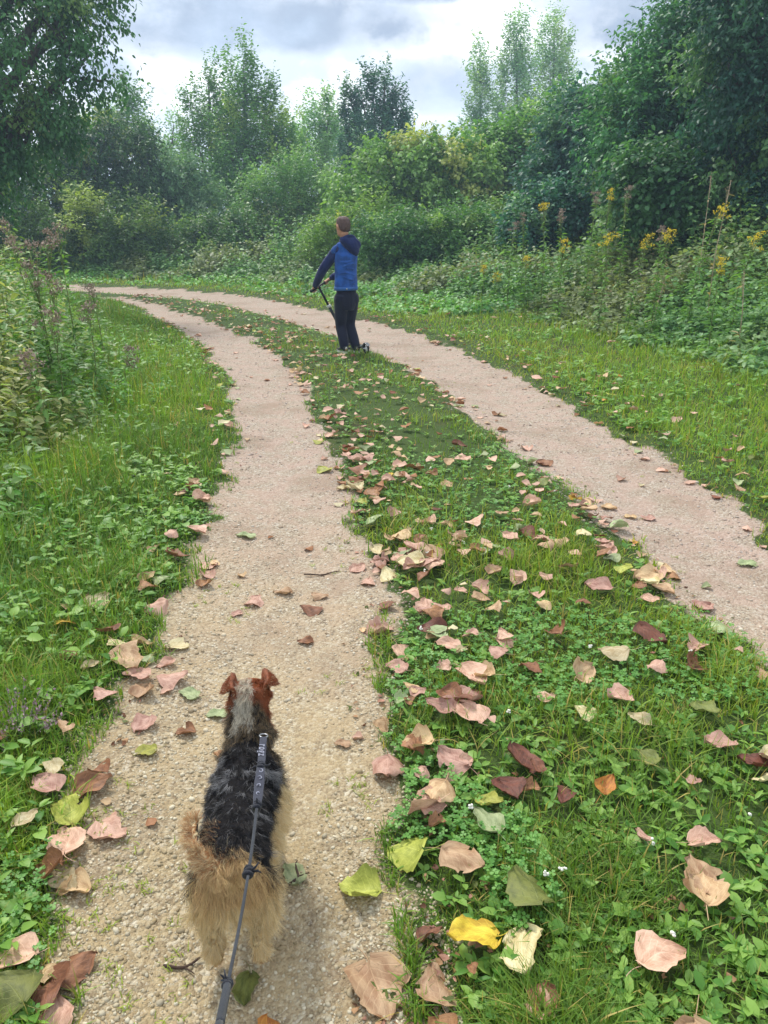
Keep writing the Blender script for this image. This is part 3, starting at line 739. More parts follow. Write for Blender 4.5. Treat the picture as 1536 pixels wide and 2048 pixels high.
# undergrowth: stems with pairs of leaves
def undergrowth(name, label, N, d0, d1, want, hfun, lsz, K, pal, a=52, tpl=(OV,), grow=.06, spread=1.0, cat='undergrowth', stem_c=lin(92, 100, 52)):
    x, y, d = fan(N, d0, d1, a); sd, zn = zones(x, y); m = want(x, y, sd, zn, d)
    x, y, d, sd, zn = x[m], y[m], d[m], sd[m], zn[m]; n = len(x)
    h = hfun(x, y, sd, d) * rng.uniform(.55, 1.15, n); z0 = gz(x, y, sd, zn)
    lx, ly = rng.normal(0, .16, n), rng.normal(0, .16, n); B = Batch()
    pt = vnoise(x, y, .9, 55)[:, None]; w1 = rng.random((n, 1))
    pc = (pal[0] * (1 - w1) + pal[1] * w1) * (1 - sst(pt, .45, .7)) + pal[2] * sst(pt, .45, .7)
    an = rng.uniform(0, 6.28, n); sv = np.stack([np.cos(an), np.sin(an), np.zeros(n)], 1)
    up = norm(np.stack([lx, ly, np.ones(n)], 1)); tv, tf = blade_tpl(.05, False)
    B.add(tv, tf, np.stack([x, y, z0], 1), np.stack([sv, np.cross(up, sv), up], 2), np.stack([np.full(n, .005) * (1 + d * .1), h, h], 1), np.tile(stem_c, (n, 1)))
    for k in range(K):
        t_ = (.25 + .75 * (k + rng.random(n)) / K)
        an = k * 2.4 + rng.uniform(0, 6.28, n); ro = .02 * spread
        fw = np.stack([np.cos(an), np.sin(an), rng.normal(-.05, .3, n)], 1)
        nr = np.stack([rng.normal(0, .35, n), rng.normal(-.1, .35, n), np.ones(n)], 1)
        s = lsz * rng.uniform(.55, 1.25, n) * (1.15 - .5 * t_) * (1 + d * grow)
        P = np.stack([x + lx * h * t_ + np.cos(an) * ro, y + ly * h * t_ + np.sin(an) * ro, z0 + h * t_], 1)
        c = pc * rng.uniform(.72, 1.25, (n, 1))
        B.add(*tpl[k % len(tpl)], P, frames(fw, nr), s, c)
    tag(link(name, B.mesh(name), M_LEAF), label, cat, kind='stuff')
P_ = lambda *a: np.array(lin(*a))
undergrowth('nettles', 'knee high nettles and weeds on the left bank', 22000, 1.3, 24, lambda x, y, sd, z, d: (z == 0) & (sd > .5) & (sd < 7) & (rng.random(len(x)) < sst(sd, .35, 1.0) * (.25 + .75 * sst(vnoise(x, y, 1.4, 61), .3, .6))),
            lambda x, y, sd, d: (.13 + .25 * sst(sd, .6, 1.3) + .42 * sst(sd, 1.2, 2.4)) * (.6 + .8 * vnoise(x, y, 1.6, 78)), .058, 13, (P_(70, 118, 52), P_(104, 148, 66), P_(92, 120, 62)), tpl=(OV, OVN))
undergrowth('bramble_bank', 'tangled leafy bramble and ivy covering the right bank', 75000, 5, 27, lambda x, y, sd, z, d: (z == 2) & (sd > 2.0) & (rng.random(len(x)) < sst(sd, 1.8, 3.2)) & (sd < 12),
            lambda x, y, sd, d: (.16 + .48 * sst(sd, 2.2, 3.6) + .58 * sst(sd, 3.6, 5.6)) * (.55 + .9 * vnoise(x, y, 1.1, 77)), .086, 13, (P_(76, 116, 66), P_(116, 150, 94), P_(112, 124, 84)), tpl=(OVW, OV), grow=.03)
undergrowth('bank_herbs', 'chest high slender herbs mixed into the right bank', 9000, 6, 22, lambda x, y, sd, z, d: (z == 2) & (sd > 3.2) & (sd < 9) & (vnoise(x, y, 1.3, 79) > .4),
            lambda x, y, sd, d: .60 + .45 * sst(sd, 3.2, 5), .085, 15, (P_(92, 118, 66), P_(120, 140, 84), P_(134, 124, 92)), tpl=(OVN,), grow=.03)
undergrowth('ground_cover', 'bright green leafy ground cover behind the far track bend', 16000, 9, 34, lambda x, y, sd, z, d: (z == 2) & (sd > .5) & (sd < 6.5) & (y > 12.5) & (x < 4.5),
            lambda x, y, sd, d: .06 + .16 * sst(sd, .6, 2.2) + .22 * sst(sd, 2.5, 5), .085, 7, (P_(82, 132, 62), P_(112, 156, 80), P_(74, 118, 64)), tpl=(OVW,), grow=.02)
# ------------------------------------------------------------------ trees and shrubs
def crown_mesh(name, lobes, ntwig, per, lsz, pal, up=.5, twl=.6, tpl=OV, shell=.5, jit=.10, droop=0.0, seed=0):
    """lobes: (centre, radii); leafy twigs spread through the shells of the lobes"""
    r = np.random.default_rng(seed + 500)
    C = np.array([l[0] for l in lobes]); Rr = np.array([l[1] for l in lobes])
    wgt = (Rr[:, 0] * Rr[:, 2]) ** .9; wgt /= wgt.sum()
    li = r.choice(len(lobes), ntwig, p=wgt)
    dv = norm(r.normal(size=(ntwig, 3))); rad = shell + (1 - shell) * r.random(ntwig) ** .6
    rad *= 1 + .16 * (r.random(ntwig) - .4)
    P = C[li] + dv * Rr[li] * rad[:, None]
    # clumps: pull twigs towards random clump centres so that light gaps open between them
    nc = max(6, ntwig // 16); cc = C[(cl := r.choice(len(lobes), nc, p=wgt))] + norm(r.normal(size=(nc, 3))) * Rr[cl] * (shell + (1 - shell) * r.random((nc, 1)))
    near = np.argmin(((P[:, None, :] - cc[None, :, :]) ** 2).sum(2) if ntwig * nc < 6e6 else np.zeros((ntwig, 1)), axis=1)
    P = P * .62 + cc[near] * .38
    keep = P[:, 2] > .12
    P, dv, near = P[keep], dv[keep], near[keep]; m = len(P)
    cr = r.random((nc, 3))[near]
    td = norm(dv * (1 - up) + np.array([0, 0, 1]) * up + r.normal(0, .25, (m, 3)) - np.array([0, 0, droop]))
    L = twl * r.uniform(.5, 1.3, m)
    B = Batch(); 
    q = cr[:, 0:1]; base = pal[0] * (1 - q) + pal[1] * q; hot = (cr[:, 1:2] > .82); base = np.where(hot, pal[2], base) * (.82 + .36 * cr[:, 2:3])
    for k in range(per):
        t_ = (k + r.random(m)) / per
        pos = P + td * (L * (t_ - .35))[:, None] + r.normal(0, jit, (m, 3)) * (1.15 - t_)[:, None]
        an = r.uniform(0, 6.28, m)
        out = norm(np.stack([np.cos(an), np.sin(an), r.normal(-.25 - droop, .45, m)], 1) + td * .5)
        nr = norm(np.stack([r.normal(0, .6, m), r.normal(-.15, .6, m), np.ones(m)], 1))
        s = lsz * r.uniform(.6, 1.3, m)
        B.add(*tpl, pos, frames(out, nr), s, base * r.uniform(.75, 1.25, (m, 1)))
    return B.mesh(name), P
def tree(name, label, Yd, lobes, ntwig, lsz, pal, trunk=None, per=14, up=.5, twl=.6, tpl=OV, group=None, cat='tree', trad=.12, shell=.5, jit=.10, droop=0.0, seed=0, limbs=9, depth=1.0, ysh=0.0):
    L3 = []
    for (px, py, rx, ry) in lobes:
        c = pixd(px, py, Yd); s = Yd / (FPX * cP) * 1.02
        jr = random.Random(int(px * 7 + py)); dy = jr.uniform(-.25, .25) * rx * s
        L3.append((np.array([c[0], Yd + dy, c[2]]), np.array([rx * s, (rx * .5 + min(rx, ry) * .5) * s * depth, ry * s])))
    tx = trunk if trunk is not None else sum(l[0] for l in lobes) / len(lobes)
    bx = pixd(tx, 540, Yd)[0]
    root = empty(name, (bx, Yd, 0)); tag(root, label, cat, group)
    off = np.array([bx, Yd, 0])
    L3 = [(c - off, r) for c, r in L3]
    me, tips = crown_mesh('crown', L3, ntwig, per, lsz, pal, up, twl, tpl, shell, jit, droop, seed)
    link('crown', me, M_LEAF, root)
    # trunk with limbs
    bm = bmesh.new(); jr = random.Random(seed + 3)
    top = max(L3, key=lambda l: l[0][2] + l[1][2]); H_ = top[0][2] + top[1][2] * .5
    trunkp = [(0, 0, -.15), (jr.uniform(-.05, .05), 0, H_ * .25), (top[0][0] * .35, top[0][1] * .3, H_ * .5), (top[0][0] * .75, top[0][1] * .7, H_ * .75), (top[0][0], top[0][1], H_)]
    tube(bm, trunkp, [trad * 1.15, trad * .9, trad * .7, trad * .42, trad * .12], 9)
    for c, r in L3:
        t0 = min(.8, max(.12, (c[2] - r[2]) / max(H_, .1) * .75)); z0 = H_ * t0
        px_ = np.interp(z0, [p[2] for p in trunkp], [p[0] for p in trunkp]); py_ = np.interp(z0, [p[2] for p in trunkp], [p[1] for p in trunkp])
        a = np.array([px_, py_, z0]); e = np.array([c[0], c[1], c[2] + r[2] * .55]); mid = (a * .5 + e * .5) + np.array([0, 0, -.06 * abs(e[0] - a[0])])
        tube(bm, [a, mid, e], [trad * .45, trad * .3, trad * .06], 6)
    if len(tips):
        for i in jr.sample(range(len(tips)), min(limbs * 8, len(tips))):
            p = tips[i]; c, r = min(L3, key=lambda l: ((l[0] - p) ** 2).sum()); a = c + (p - c) * .1 - np.array([0, 0, r[2] * .25])
            tube(bm, [a, (a + p) / 2 + np.array([0, 0, -.03]), p], [trad * .13, trad * .08, trad * .03], 4, False)
    bm_obj('trunk', bm, M_BARK, root)
    return root
DK = (P_(46, 84, 54), P_(70, 110, 62), P_(98, 124, 68))
BL = (P_(42, 82, 74), P_(64, 108, 88), P_(86, 122, 92))
MD = (P_(74, 112, 62), P_(104, 138, 76), P_(120, 148, 88))
PL = (P_(104, 140, 96), P_(134, 164, 114), P_(146, 166, 120))
YG = (P_(98, 132, 54), P_(128, 156, 72), P_(160, 164, 82))
GR = (P_(70, 110, 54), P_(100, 140, 66), P_(122, 152, 76))
g_far = 'trees standing behind the bushes'; g_b = 'bushes lining the far side of the track'

tree('broadleaf_tree', 'tall dark broadleaf tree overhanging from the left edge, sky showing through its boughs', 14, [(30, 110, 110, 150), (-90, 60, 140, 220), (165, 45, 50, 50), (185, 145, 42, 42), (140, 75, 45, 60), (60, 255, 85, 70), (-20, 330, 85, 60), (-120, 300, 120, 120), (105, 225, 40, 50), (60, -40, 120, 70), (180, -30, 60, 50)],
     1750, .085, DK, trunk=-60, per=17, up=.1, twl=.7, droop=.5, trad=.28, seed=1, jit=.13)
tree('arching_bush', 'dark domed bush arching over the left side of the far track', 26, [(190, 330, 88, 78), (120, 375, 80, 75), (272, 360, 50, 75), (205, 275, 75, 32), (150, 300, 60, 50), (230, 430, 60, 60)],
     1500, .12, (P_(44, 74, 42), P_(70, 100, 52), P_(112, 126, 62)), per=16, up=.15, twl=.9, cat='bush', group=g_b, seed=2, droop=.3, trad=.14)
tree('slender_tree', 'pale slender young tree with a single spire above the domed bush', 35, [(255, 190, 16, 38), (262, 235, 34, 45), (240, 265, 60, 35), (285, 270, 35, 40), (210, 270, 40, 30)], 520, .13, MD, trunk=262, per=14, up=.6, twl=1.0, group=g_far, seed=3, trad=.1)
tree('bush', 'dark bushy thicket at the left behind the weeds', 25, [(60, 400, 100, 80), (-40, 380, 100, 120), (20, 470, 120, 60), (-140, 400, 120, 130), (-60, 300, 60, 60)], 1300, .12, DK, per=15, up=.2, twl=.9, cat='bush', group=g_b, seed=4)
tree('bush', 'dull olive green bush under the domed bush on the left', 23.5, [(150, 450, 90, 55), (240, 460, 80, 60), (80, 490, 90, 45), (190, 490, 90, 40)], 1300, .10, (P_(66, 96, 48), P_(92, 118, 58), P_(128, 144, 70)), per=15, up=.2, twl=.7, cat='bush', group=g_b, seed=5)
tree('pale_tree', 'thin pale tree under the bright sky gap left of the tall spires', 36, [(345, 330, 55, 45), (320, 370, 60, 50), (350, 275, 20, 40), (310, 330, 40, 25)], 420, .13, PL, per=12, up=.6, twl=.9, group=g_far, seed=6, trad=.08)
tree('spired_tree', 'green tree with three leafy spires in the middle left of the skyline', 31, [(420, 215, 20, 80), (452, 235, 22, 85), (382, 260, 18, 70), (400, 320, 50, 80), (450, 340, 55, 90), (435, 430, 70, 60)], 1000, .115, GR, trunk=430, per=16, up=.82, twl=1.0, group=g_far, seed=7)
tree('spired_tree', 'tallest tree of the middle skyline, tapering to one leafy point', 30, [(490, 180, 24, 75), (500, 260, 48, 90), (540, 250, 26, 75), (470, 300, 45, 90), (565, 300, 26, 65), (515, 370, 80, 90), (590, 330, 20, 50)], 1500, .115, (P_(72, 112, 54), P_(100, 140, 66), P_(134, 156, 80)), trunk=500, per=16, up=.8, twl=1.0, group=g_far, seed=8)
tree('pale_tree', 'pale green low tree between the tallest spire and the dark pointed tree', 35, [(640, 270, 36, 60), (615, 290, 24, 45), (660, 250, 16, 45), (650, 340, 70, 70), (690, 330, 50, 60)], 900, .13, PL, trunk=645, per=14, up=.7, twl=1.0, group=g_far, seed=9)
tree('dark_pointed_tree', 'dark blue green tree with a row of upright pointed shoots', 31, [(696, 222, 12, 48), (718, 208, 11, 48), (745, 206, 11, 46), (770, 200, 11, 52), (792, 222, 12, 46), (815, 250, 14, 42), (752, 280, 66, 42), (740, 320, 60, 45)], 1150, .115, (P_(56, 96, 84), P_(80, 120, 98), P_(98, 134, 100)), trunk=750, per=15, up=.85, twl=.8, group=g_far, seed=10)
tree('bush', 'mid green rounded bush in the middle behind the track bend', 26, [(600, 390, 70, 70), (540, 420, 70, 70), (640, 430, 60, 60), (580, 470, 80, 40)], 1500, .105, (P_(66, 104, 56), P_(96, 132, 70), P_(116, 148, 88)), per=15, up=.35, twl=.8, cat='bush', group=g_b, seed=11)
tree('bush', 'grey green bush with drooping leaves left of the middle', 27, [(330, 400, 70, 70), (400, 430, 70, 60), (300, 440, 60, 60), (360, 360, 50, 50)], 1200, .11, (P_(74, 108, 76), P_(104, 136, 96), P_(138, 162, 128)), per=14, up=.2, twl=.8, droop=.3, cat='bush', group=g_b, seed=12)
tree('bush', 'dark low bush beside the far bend of the track', 24.5, [(470, 480, 60, 45), (520, 490, 60, 40), (420, 490, 60, 40), (340, 490, 80, 40)], 1300, .10, (P_(52, 86, 46), P_(80, 114, 58), P_(104, 134, 66)), per=14, up=.2, twl=.7, cat='bush', group=g_b, seed=13)
tree('bush', 'yellowish green bush with trailing shoots beside the standing boy', 21, [(660, 490, 40, 32), (640, 508, 34, 26), (685, 470, 34, 32), (740, 440, 50, 36)], 700, .085, YG, per=14, up=.35, twl=.7, cat='bush', group=g_b, seed=14, trad=.05)
tree('viny_bush', 'broad bush draped in yellow green vines right of the boy', 23, [(800, 365, 80, 62), (870, 375, 90, 78), (935, 335, 58, 45), (840, 325, 70, 35), (740, 385, 65, 62), (780, 430, 80, 60), (900, 430, 80, 60)], 3000, .11, (P_(90, 128, 62), P_(118, 150, 78), P_(152, 160, 92)), per=14, up=.1, twl=.8, droop=.3, cat='bush', group=g_b, seed=15, tpl=OVW)
tree('poplar', 'narrow see-through poplar, the slimmer one left of the pair', 46, [(960, 150, 18, 50), (958, 215, 22, 60), (950, 270, 26, 45)], 420, .15, PL, trunk=958, per=13, up=.85, twl=1.2, group='poplars on the skyline', seed=16, trad=.1, jit=.16)
tree('poplar', 'tall pale poplar, the left one of the joined pair', 47, [(1030, 120, 28, 65), (1030, 200, 40, 80), (1010, 270, 40, 50)], 850, .15, PL, trunk=1030, per=13, up=.85, twl=1.2, group='poplars on the skyline', seed=17, trad=.13, jit=.16)
tree('poplar', 'tallest pale poplar on the right of the joined pair', 48, [(1105, 100, 28, 60), (1095, 180, 42, 80), (1130, 190, 20, 70), (1080, 260, 50, 50)], 950, .15, PL, trunk=1095, per=13, up=.85, twl=1.2, group='poplars on the skyline', seed=18, trad=.13, jit=.16)
tree('broadleaf_tree', 'green tree with wide leaves below the two poplars', 24, [(1000, 370, 80, 80), (1060, 330, 80, 70), (1100, 270, 50, 60), (1020, 300, 50, 40), (960, 400, 60, 60)], 2200, .12, GR, trunk=1040, per=14, up=.3, twl=.9, group='large trees on the right', seed=19, tpl=OVW)
tree('broadleaf_tree', 'dark blue green rounded tree right of the poplars', 19, [(1190, 300, 85, 90), (1150, 260, 50, 50), (1220, 230, 50, 50), (1160, 380, 90, 70), (1110, 400, 60, 60)], 2500, .11, BL, trunk=1180, per=15, up=.25, twl=.8, droop=.2, group='large trees on the right', seed=20, trad=.14)
tree('broadleaf_tree', 'large dark tree stepping up toward the top right corner', 16, [(1310, 210, 90, 90), (1260, 280, 80, 90), (1370, 110, 80, 80), (1420, 230, 100, 120), (1430, 60, 90, 80), (1340, 330, 90, 80)], 3400, .095, (P_(50, 94, 70), P_(76, 122, 76), P_(104, 142, 82)), trunk=1350, per=15, up=.2, twl=.8, droop=.3, group='large trees on the right', seed=21, trad=.2)
tree('broadleaf_tree', 'very dark tree filling the upper right edge of the view', 13, [(1500, 120, 100, 150), (1580, 250, 130, 160), (1500, 330, 90, 80), (1640, 60, 150, 200), (1480, 20, 70, 80)], 2600, .085, (P_(38, 76, 66), P_(58, 98, 72), P_(82, 116, 72)), trunk=1560, per=15, up=.1, twl=.7, droop=.4, group='large trees on the right', seed=22, trad=.22)
tree('bush', 'dark leafy bush under the blue green tree', 16.5, [(1140, 430, 80, 50), (1210, 440, 70, 45), (1080, 450, 60, 40), (1270, 400, 60, 50)], 1700, .09, BL, per=14, up=.2, twl=.6, cat='bush', group='bushes under the trees on the right', seed=23, tpl=OVW, trad=.06)
tree('bush', 'bush with large pale edged leaves under the corner trees', 13.5, [(1330, 400, 90, 60), (1420, 400, 80, 60), (1300, 350, 50, 40), (1500, 420, 80, 60)], 1800, .085, (P_(48, 86, 56), P_(78, 116, 70), P_(120, 150, 104)), per=14, up=.15, twl=.6, droop=.2, cat='bush', group='bushes under the trees on the right', seed=24, tpl=OVW, trad=.06)
tree('bush', 'low dark bush between the viny bush and the right bank', 19, [(980, 470, 80, 45), (900, 480, 70, 40), (830, 480, 70, 40), (760, 485, 50, 38)], 1700, .09, (P_(60, 98, 54), P_(88, 126, 66), P_(112, 140, 74)), per=14, up=.2, twl=.6, cat='bush', group='bushes under the trees on the right', seed=25, trad=.06)
# far wood closing the gaps behind the bushes
FW = [(pxx, 400 + 25 * math.sin(pxx * .02), 75, 100 + 18 * math.sin(pxx * .011 + 1)) for pxx in range(-1700, 3300, 75)]
L3 = [(np.array([pixd(a, b, 55)[0], 55 + 3 * math.sin(a), pixd(a, b, 55)[2]]), np.array([c * .038, 3.0, d_ * .038])) for a, b, c, d_ in FW]
me, _ = crown_mesh('far_wood', L3, 7500, 13, .26, (P_(56, 90, 56), P_(84, 116, 70), P_(104, 130, 80)), .4, 1.6, OV, .3, .3, 0, 60)
tag(link('far_wood', me, M_LEAF), 'far wood closing the view behind the bushes', 'wood', kind='stuff')

# ------------------------------------------------------------------ flowering weeds
M_STEM = m_plain('weed_stem', lin(116, 128, 74), .7, var=.25); M_DRY = m_plain('dry_stalk', lin(168, 150, 124), .8, var=.2)
M_YEL = m_plain('yellow_petals', lin(226, 196, 40), .6, var=.12); M_PNK = m_plain('faded_pink_tufts', lin(178, 150, 140), .85, var=.2); M_ORG = m_plain('rusty_heads', lin(150, 112, 96), .85, var=.2)
def weed(kind, label, px, py, Yd, spread=.10, seed=0, lean=0.0, group=None):
    jr = random.Random(seed); nr_ = np.random.default_rng(seed + 900)
    Yd = Yd * 1.10 if px > 900 else Yd
    top = pixd(px, py, Yd); bx = top[0] - lean; root = empty({'y': 'ragwort', 'p': 'hemp_agrimony', 'd': 'dry_stalk', 'l': 'lavender_tuft'}[kind], (bx, Yd, 0)); Hh = top[2]; lean += jr.uniform(-.06, .06)
    tag(root, label, 'dry stalk' if kind == 'd' else 'wildflower', group)
    bm = bmesh.new(); mid = Vector((lean * .35 + jr.uniform(-.04, .04), 0, Hh * .55)); tp = Vector((lean, 0, Hh * .97))
    ends = []
    tube(bm, [(0, 0, -.03), mid, tp], [.006, .0045, .002] if kind != 'd' else [.007, .005, .0025], 6)
    for k in range(11 if kind == 'y' else 6 if kind == 'p' else 3):
        a = jr.uniform(0, 6.28); r = spread * jr.uniform(.2, 1.1); t_ = jr.uniform(.66, .9)
        s0 = mid.lerp(tp, (t_ - .55) / .45); e = tp + Vector((math.cos(a) * r, math.sin(a) * r, jr.uniform(-.14, .03)))
        tube(bm, [s0, (s0 + e) / 2 + Vector((0, 0, -.01)), e], [.0028, .002, .0014], 5); ends.append(e)
    bm_obj('stem', bm, M_DRY if kind == 'd' else M_STEM, root)
    if kind != 'd' or True:
        n = int(90 * Hh) if kind != 'd' else 8; t_ = nr_.uniform(.1, .9, n); an = nr_.uniform(0, 6.28, n)
        P = np.stack([np.interp(t_, [0, .55, 1], [0, mid.x, tp.x]), 0 * t_, Hh * t_], 1) + np.stack([np.cos(an), np.sin(an), 0 * an], 1) * .01
        B = Batch(); fw = np.stack([np.cos(an), np.sin(an), nr_.normal(.1, .3, n)], 1)
        c = P_(92, 128, 60) * nr_.uniform(.7, 1.3, (n, 1)) if kind != 'd' else P_(150, 132, 100) * nr_.uniform(.7, 1.2, (n, 1))
        B.add(*OVN, P, frames(fw, np.array([[0, 0, 1.]]) + nr_.normal(0, .3, (n, 3))), nr_.uniform(.06, .13, n) * (1.2 - .6 * t_), c)
        link('foliage', B.mesh('foliage'), M_LEAF, root)
    heads = ends + [tp]
    if kind in 'yp' or kind == 'd':
        for e in heads:
            B = Batch()
            m = int({'y': 26, 'p': 40, 'd': 10}[kind] * jr.uniform(.35, 1.1)); e = np.array(e)
            if kind == 'y':
                P = e + nr_.normal(0, 1, (m, 3)) * [.019, .019, .012]; s = nr_.uniform(.004, .0085, m); cc = P_(238, 214, 58) * nr_.uniform(.8, 1.1, (m, 1)); dk = nr_.random(m) < .12; cc[dk] = P_(140, 110, 40)
                B.add(ICO_V * [1, 1, .45], [ICO_F], P, frames(nr_.normal(size=(m, 3)), np.array([[0, 0, 1.]]) + nr_.normal(0, .2, (m, 3))), s, cc)
            elif kind == 'p':
                P = e + nr_.normal(0, 1, (m, 3)) * [.018, .018, .012]; fw = norm(nr_.normal(size=(m, 3)) + [0, 0, .9])
                B.add(*DIA, P, frames(fw, nr_.normal(size=(m, 3))), nr_.uniform(.014, .026, m), P_(166, 146, 130) * nr_.uniform(.65, 1.15, (m, 1)))
            else:
                P = e + nr_.normal(0, 1, (m, 3)) * [.008, .008, .02]; B.add(*DIA, P, frames(nr_.normal(size=(m, 3)) + [0, 0, 1], nr_.normal(size=(m, 3))), nr_.uniform(.01, .02, m), P_(170, 150, 126) * nr_.uniform(.7, 1.1, (m, 1)))
            link('flower_head' if kind != 'd' else 'seed_head', B.mesh('flower_head'), M_STONE, root)
gy_, gp, gl = 'yellow ragwort on the right bank', 'faded pink hemp agrimony', 'tall dry stalks on the right bank'
for i, (px, py, Yd, sp, ln, lab) in enumerate([
    (1220, 462, 9.5, .12, .05, 'biggest yellow ragwort clump in the middle of the right bank'), (1447, 405, 8.6, .11, .25, 'tall yellow ragwort leaning by the grey dry stalk'),
    (1512, 462, 8.0, .09, .1, 'yellow ragwort at the right picture edge'), (1096, 402, 11.5, .08, .0, 'tall yellow ragwort left of the pink tufts'),
    (1128, 478, 10.5, .10, .0, 'yellow ragwort with loose heads left of the biggest clump'), (1056, 512, 11.5, .05, .0, 'small low orange yellow ragwort'),
    (1290, 465, 9.0, .08, .1, 'yellow ragwort just right of the biggest clump'), (995, 545, 12.5, .08, .0, 'low yellow ragwort nearest the boy'),
    (1222, 372, 11.5, .06, .0, 'highest yellow ragwort between two pink tufts'), (1350, 452, 8.8, .07, .15, 'thin yellow ragwort under the dark bush'), (1445, 515, 7.6, .04, 0, 'single low yellow ragwort near the right edge'), (970, 530, 13, .04, 0, 'tiny yellow ragwort left of the low one')]):
    weed('y', lab, px, py, Yd, sp, 40 + i, ln, gy_)
for i, (px, py, Yd, sp, ln, lab) in enumerate([
    (1190, 378, 11, .07, 0, 'pink tufted weed left of the highest yellow flower'), (1257, 370, 11, .07, 0, 'pink tufted weed right of the highest yellow flower'), (1130, 418, 11, .07, 0, 'pink tufted weed beside the tall left ragwort'),
    (1052, 425, 12, .06, 0, 'pink tufted weed against the dark bush hollow'), (1023, 443, 12, .06, 0, 'leftmost pink tufted weed of the right bank'), (1327, 452, 9.5, .04, 0, 'single small pink tuft under the corner bush'),
    (18, 440, 6.4, .05, -.05, 'small pink tufted weed at the left picture edge'), (45, 478, 5.6, .11, -.1, 'biggest brownish pink tufted weed at the left edge'), (82, 452, 6.4, .06, 0, 'pink tufted weed, second tall one from the left'),
    (122, 443, 6.8, .07, 0, 'pink tufted weed standing highest against the dark bush'), (70, 525, 5.6, .07, 0, 'pink tufted weed below the biggest left one'), (100, 545, 5.8, .05, 0, 'dull pink tufted weed leaning over the left bank'),
    (192, 568, 7.4, .05, 0, 'lone pink tufted weed at the start of the far track'), (95, 618, 5.2, .09, 0, 'grey pink tufted weed low in the left bank'), (165, 605, 6.0, .06, 0, 'small grey pink tuft beside the bare dark stem'), (70, 700, 4.6, .05, 0, 'lowest grey tufted weed of the left bank'),
    (250, 695, 6.4, .04, 0, 'small brown tufted weed in the left verge grass')]):
    weed('p', lab, px, py, Yd, sp, 70 + i, ln, gp)
for i, (px, py, Yd, ln, lab) in enumerate([(1470, 350, 8.6, .08, 'tallest grey dry stalk on the right bank'), (1432, 345, 9.5, .0, 'grey dry stalk behind the tallest one'), (1330, 560, 9, .1, 'short dry stalk bent over the right bank'), (1480, 540, 7.6, -.12, 'slanting dry stalk low at the right edge')]):
    weed('d', lab, px, py, Yd, .03, 90 + i, ln, gl)
# left bank fill: leafier herb stems among the flowers
undergrowth('tall_weeds', 'shoulder high leafy weeds crowding the left edge', 14000, 3.0, 11, lambda x, y, sd, z, d: (z == 0) & (sd > .8) & (sd < 5) & (rng.random(len(x)) < sst(sd, .8, 1.5) * (.5 + .5 * sst(vnoise(x, y, 1.2, 80), .3, .6))),
            lambda x, y, sd, d: (.25 + .95 * sst(sd, .9, 2.2)) * (.7 + .6 * vnoise(x, y, 1.7, 81)), .070, 20, (P_(84, 118, 66), P_(118, 146, 82), P_(142, 146, 94)), tpl=(OVN, OV))
# lavender-coloured tuft at the left edge
lx = pix(60, 1500); root = empty('lavender_tuft', (lx[0] - .02, lx[1], 0)); tag(root, 'wispy grey green tuft with pale pink flower spikes at the left edge', 'wildflower')
bm = bmesh.new(); jr = random.Random(5)
for k in range(46):
    B = Batch()
    a = jr.uniform(0, 6.28); r = jr.uniform(.02, .13); h = jr.uniform(.09, .19); e = Vector((math.cos(a) * r, math.sin(a) * r, h)); tube(bm, [(e.x * .2, e.y * .2, 0), (e.x * .5, e.y * .5, h * .6), e], [.0012, .001, .0007], 4, False)
    m = 9; P = np.array(e) - np.array([e.x * .3, e.y * .3, h * .35]) * rng.random((m, 1)) + rng.normal(0, .003, (m, 3))
    B.add(*DIA, P, frames(rng.normal(size=(m, 3)) + [0, 0, 1], rng.normal(size=(m, 3))), rng.uniform(.006, .011, m), P_(176, 146, 158) * rng.uniform(.7, 1.1, (m, 1)))
    link('flower_spike', B.mesh('flower_spike'), M_STONE, root)
bm_obj('stem', bm, m_plain('grey_green_stem', lin(112, 128, 92), .7), root)
# dark twigs on the gravel
M_TWIG = m_plain('dead_twig', lin(70, 54, 44), .9, bump=.4, bscale=120)
for px, py, L, hd, lab in [(375, 1905, .10, 80, 'dark dead twig on gravel left of the dog paws'), (645, 1140, .16, 85, 'long thin curved twig across the left track'), (590, 1735, .07, 20, 'short dark twig on gravel right of the dog')]:
    p = pix(px, py, .006); bm = bmesh.new(); a = R_(hd); dx = Vector((math.sin(a), math.cos(a), 0)); sdv = Vector((dx.y, -dx.x, 0))
    pts = [dx * L * (t_ - .5) + sdv * .012 * math.sin(5 * t_) + Vector((0, 0, .003 + .003 * math.sin(9 * t_))) for t_ in [i / 7 for i in range(8)]]
    tube(bm, pts, [.0032, .0036, .003, .0032, .0028, .0024, .002, .0012], 6); tube(bm, [pts[3], pts[3] + dx * .02 + sdv * .018], [.002, .001], 5)
    o = bm_obj('twig', bm, M_TWIG); o.location = (p[0], p[1], gz(np.array([p[0]]), np.array([p[1]]))[0] + .003); tag(o, lab, 'twig')
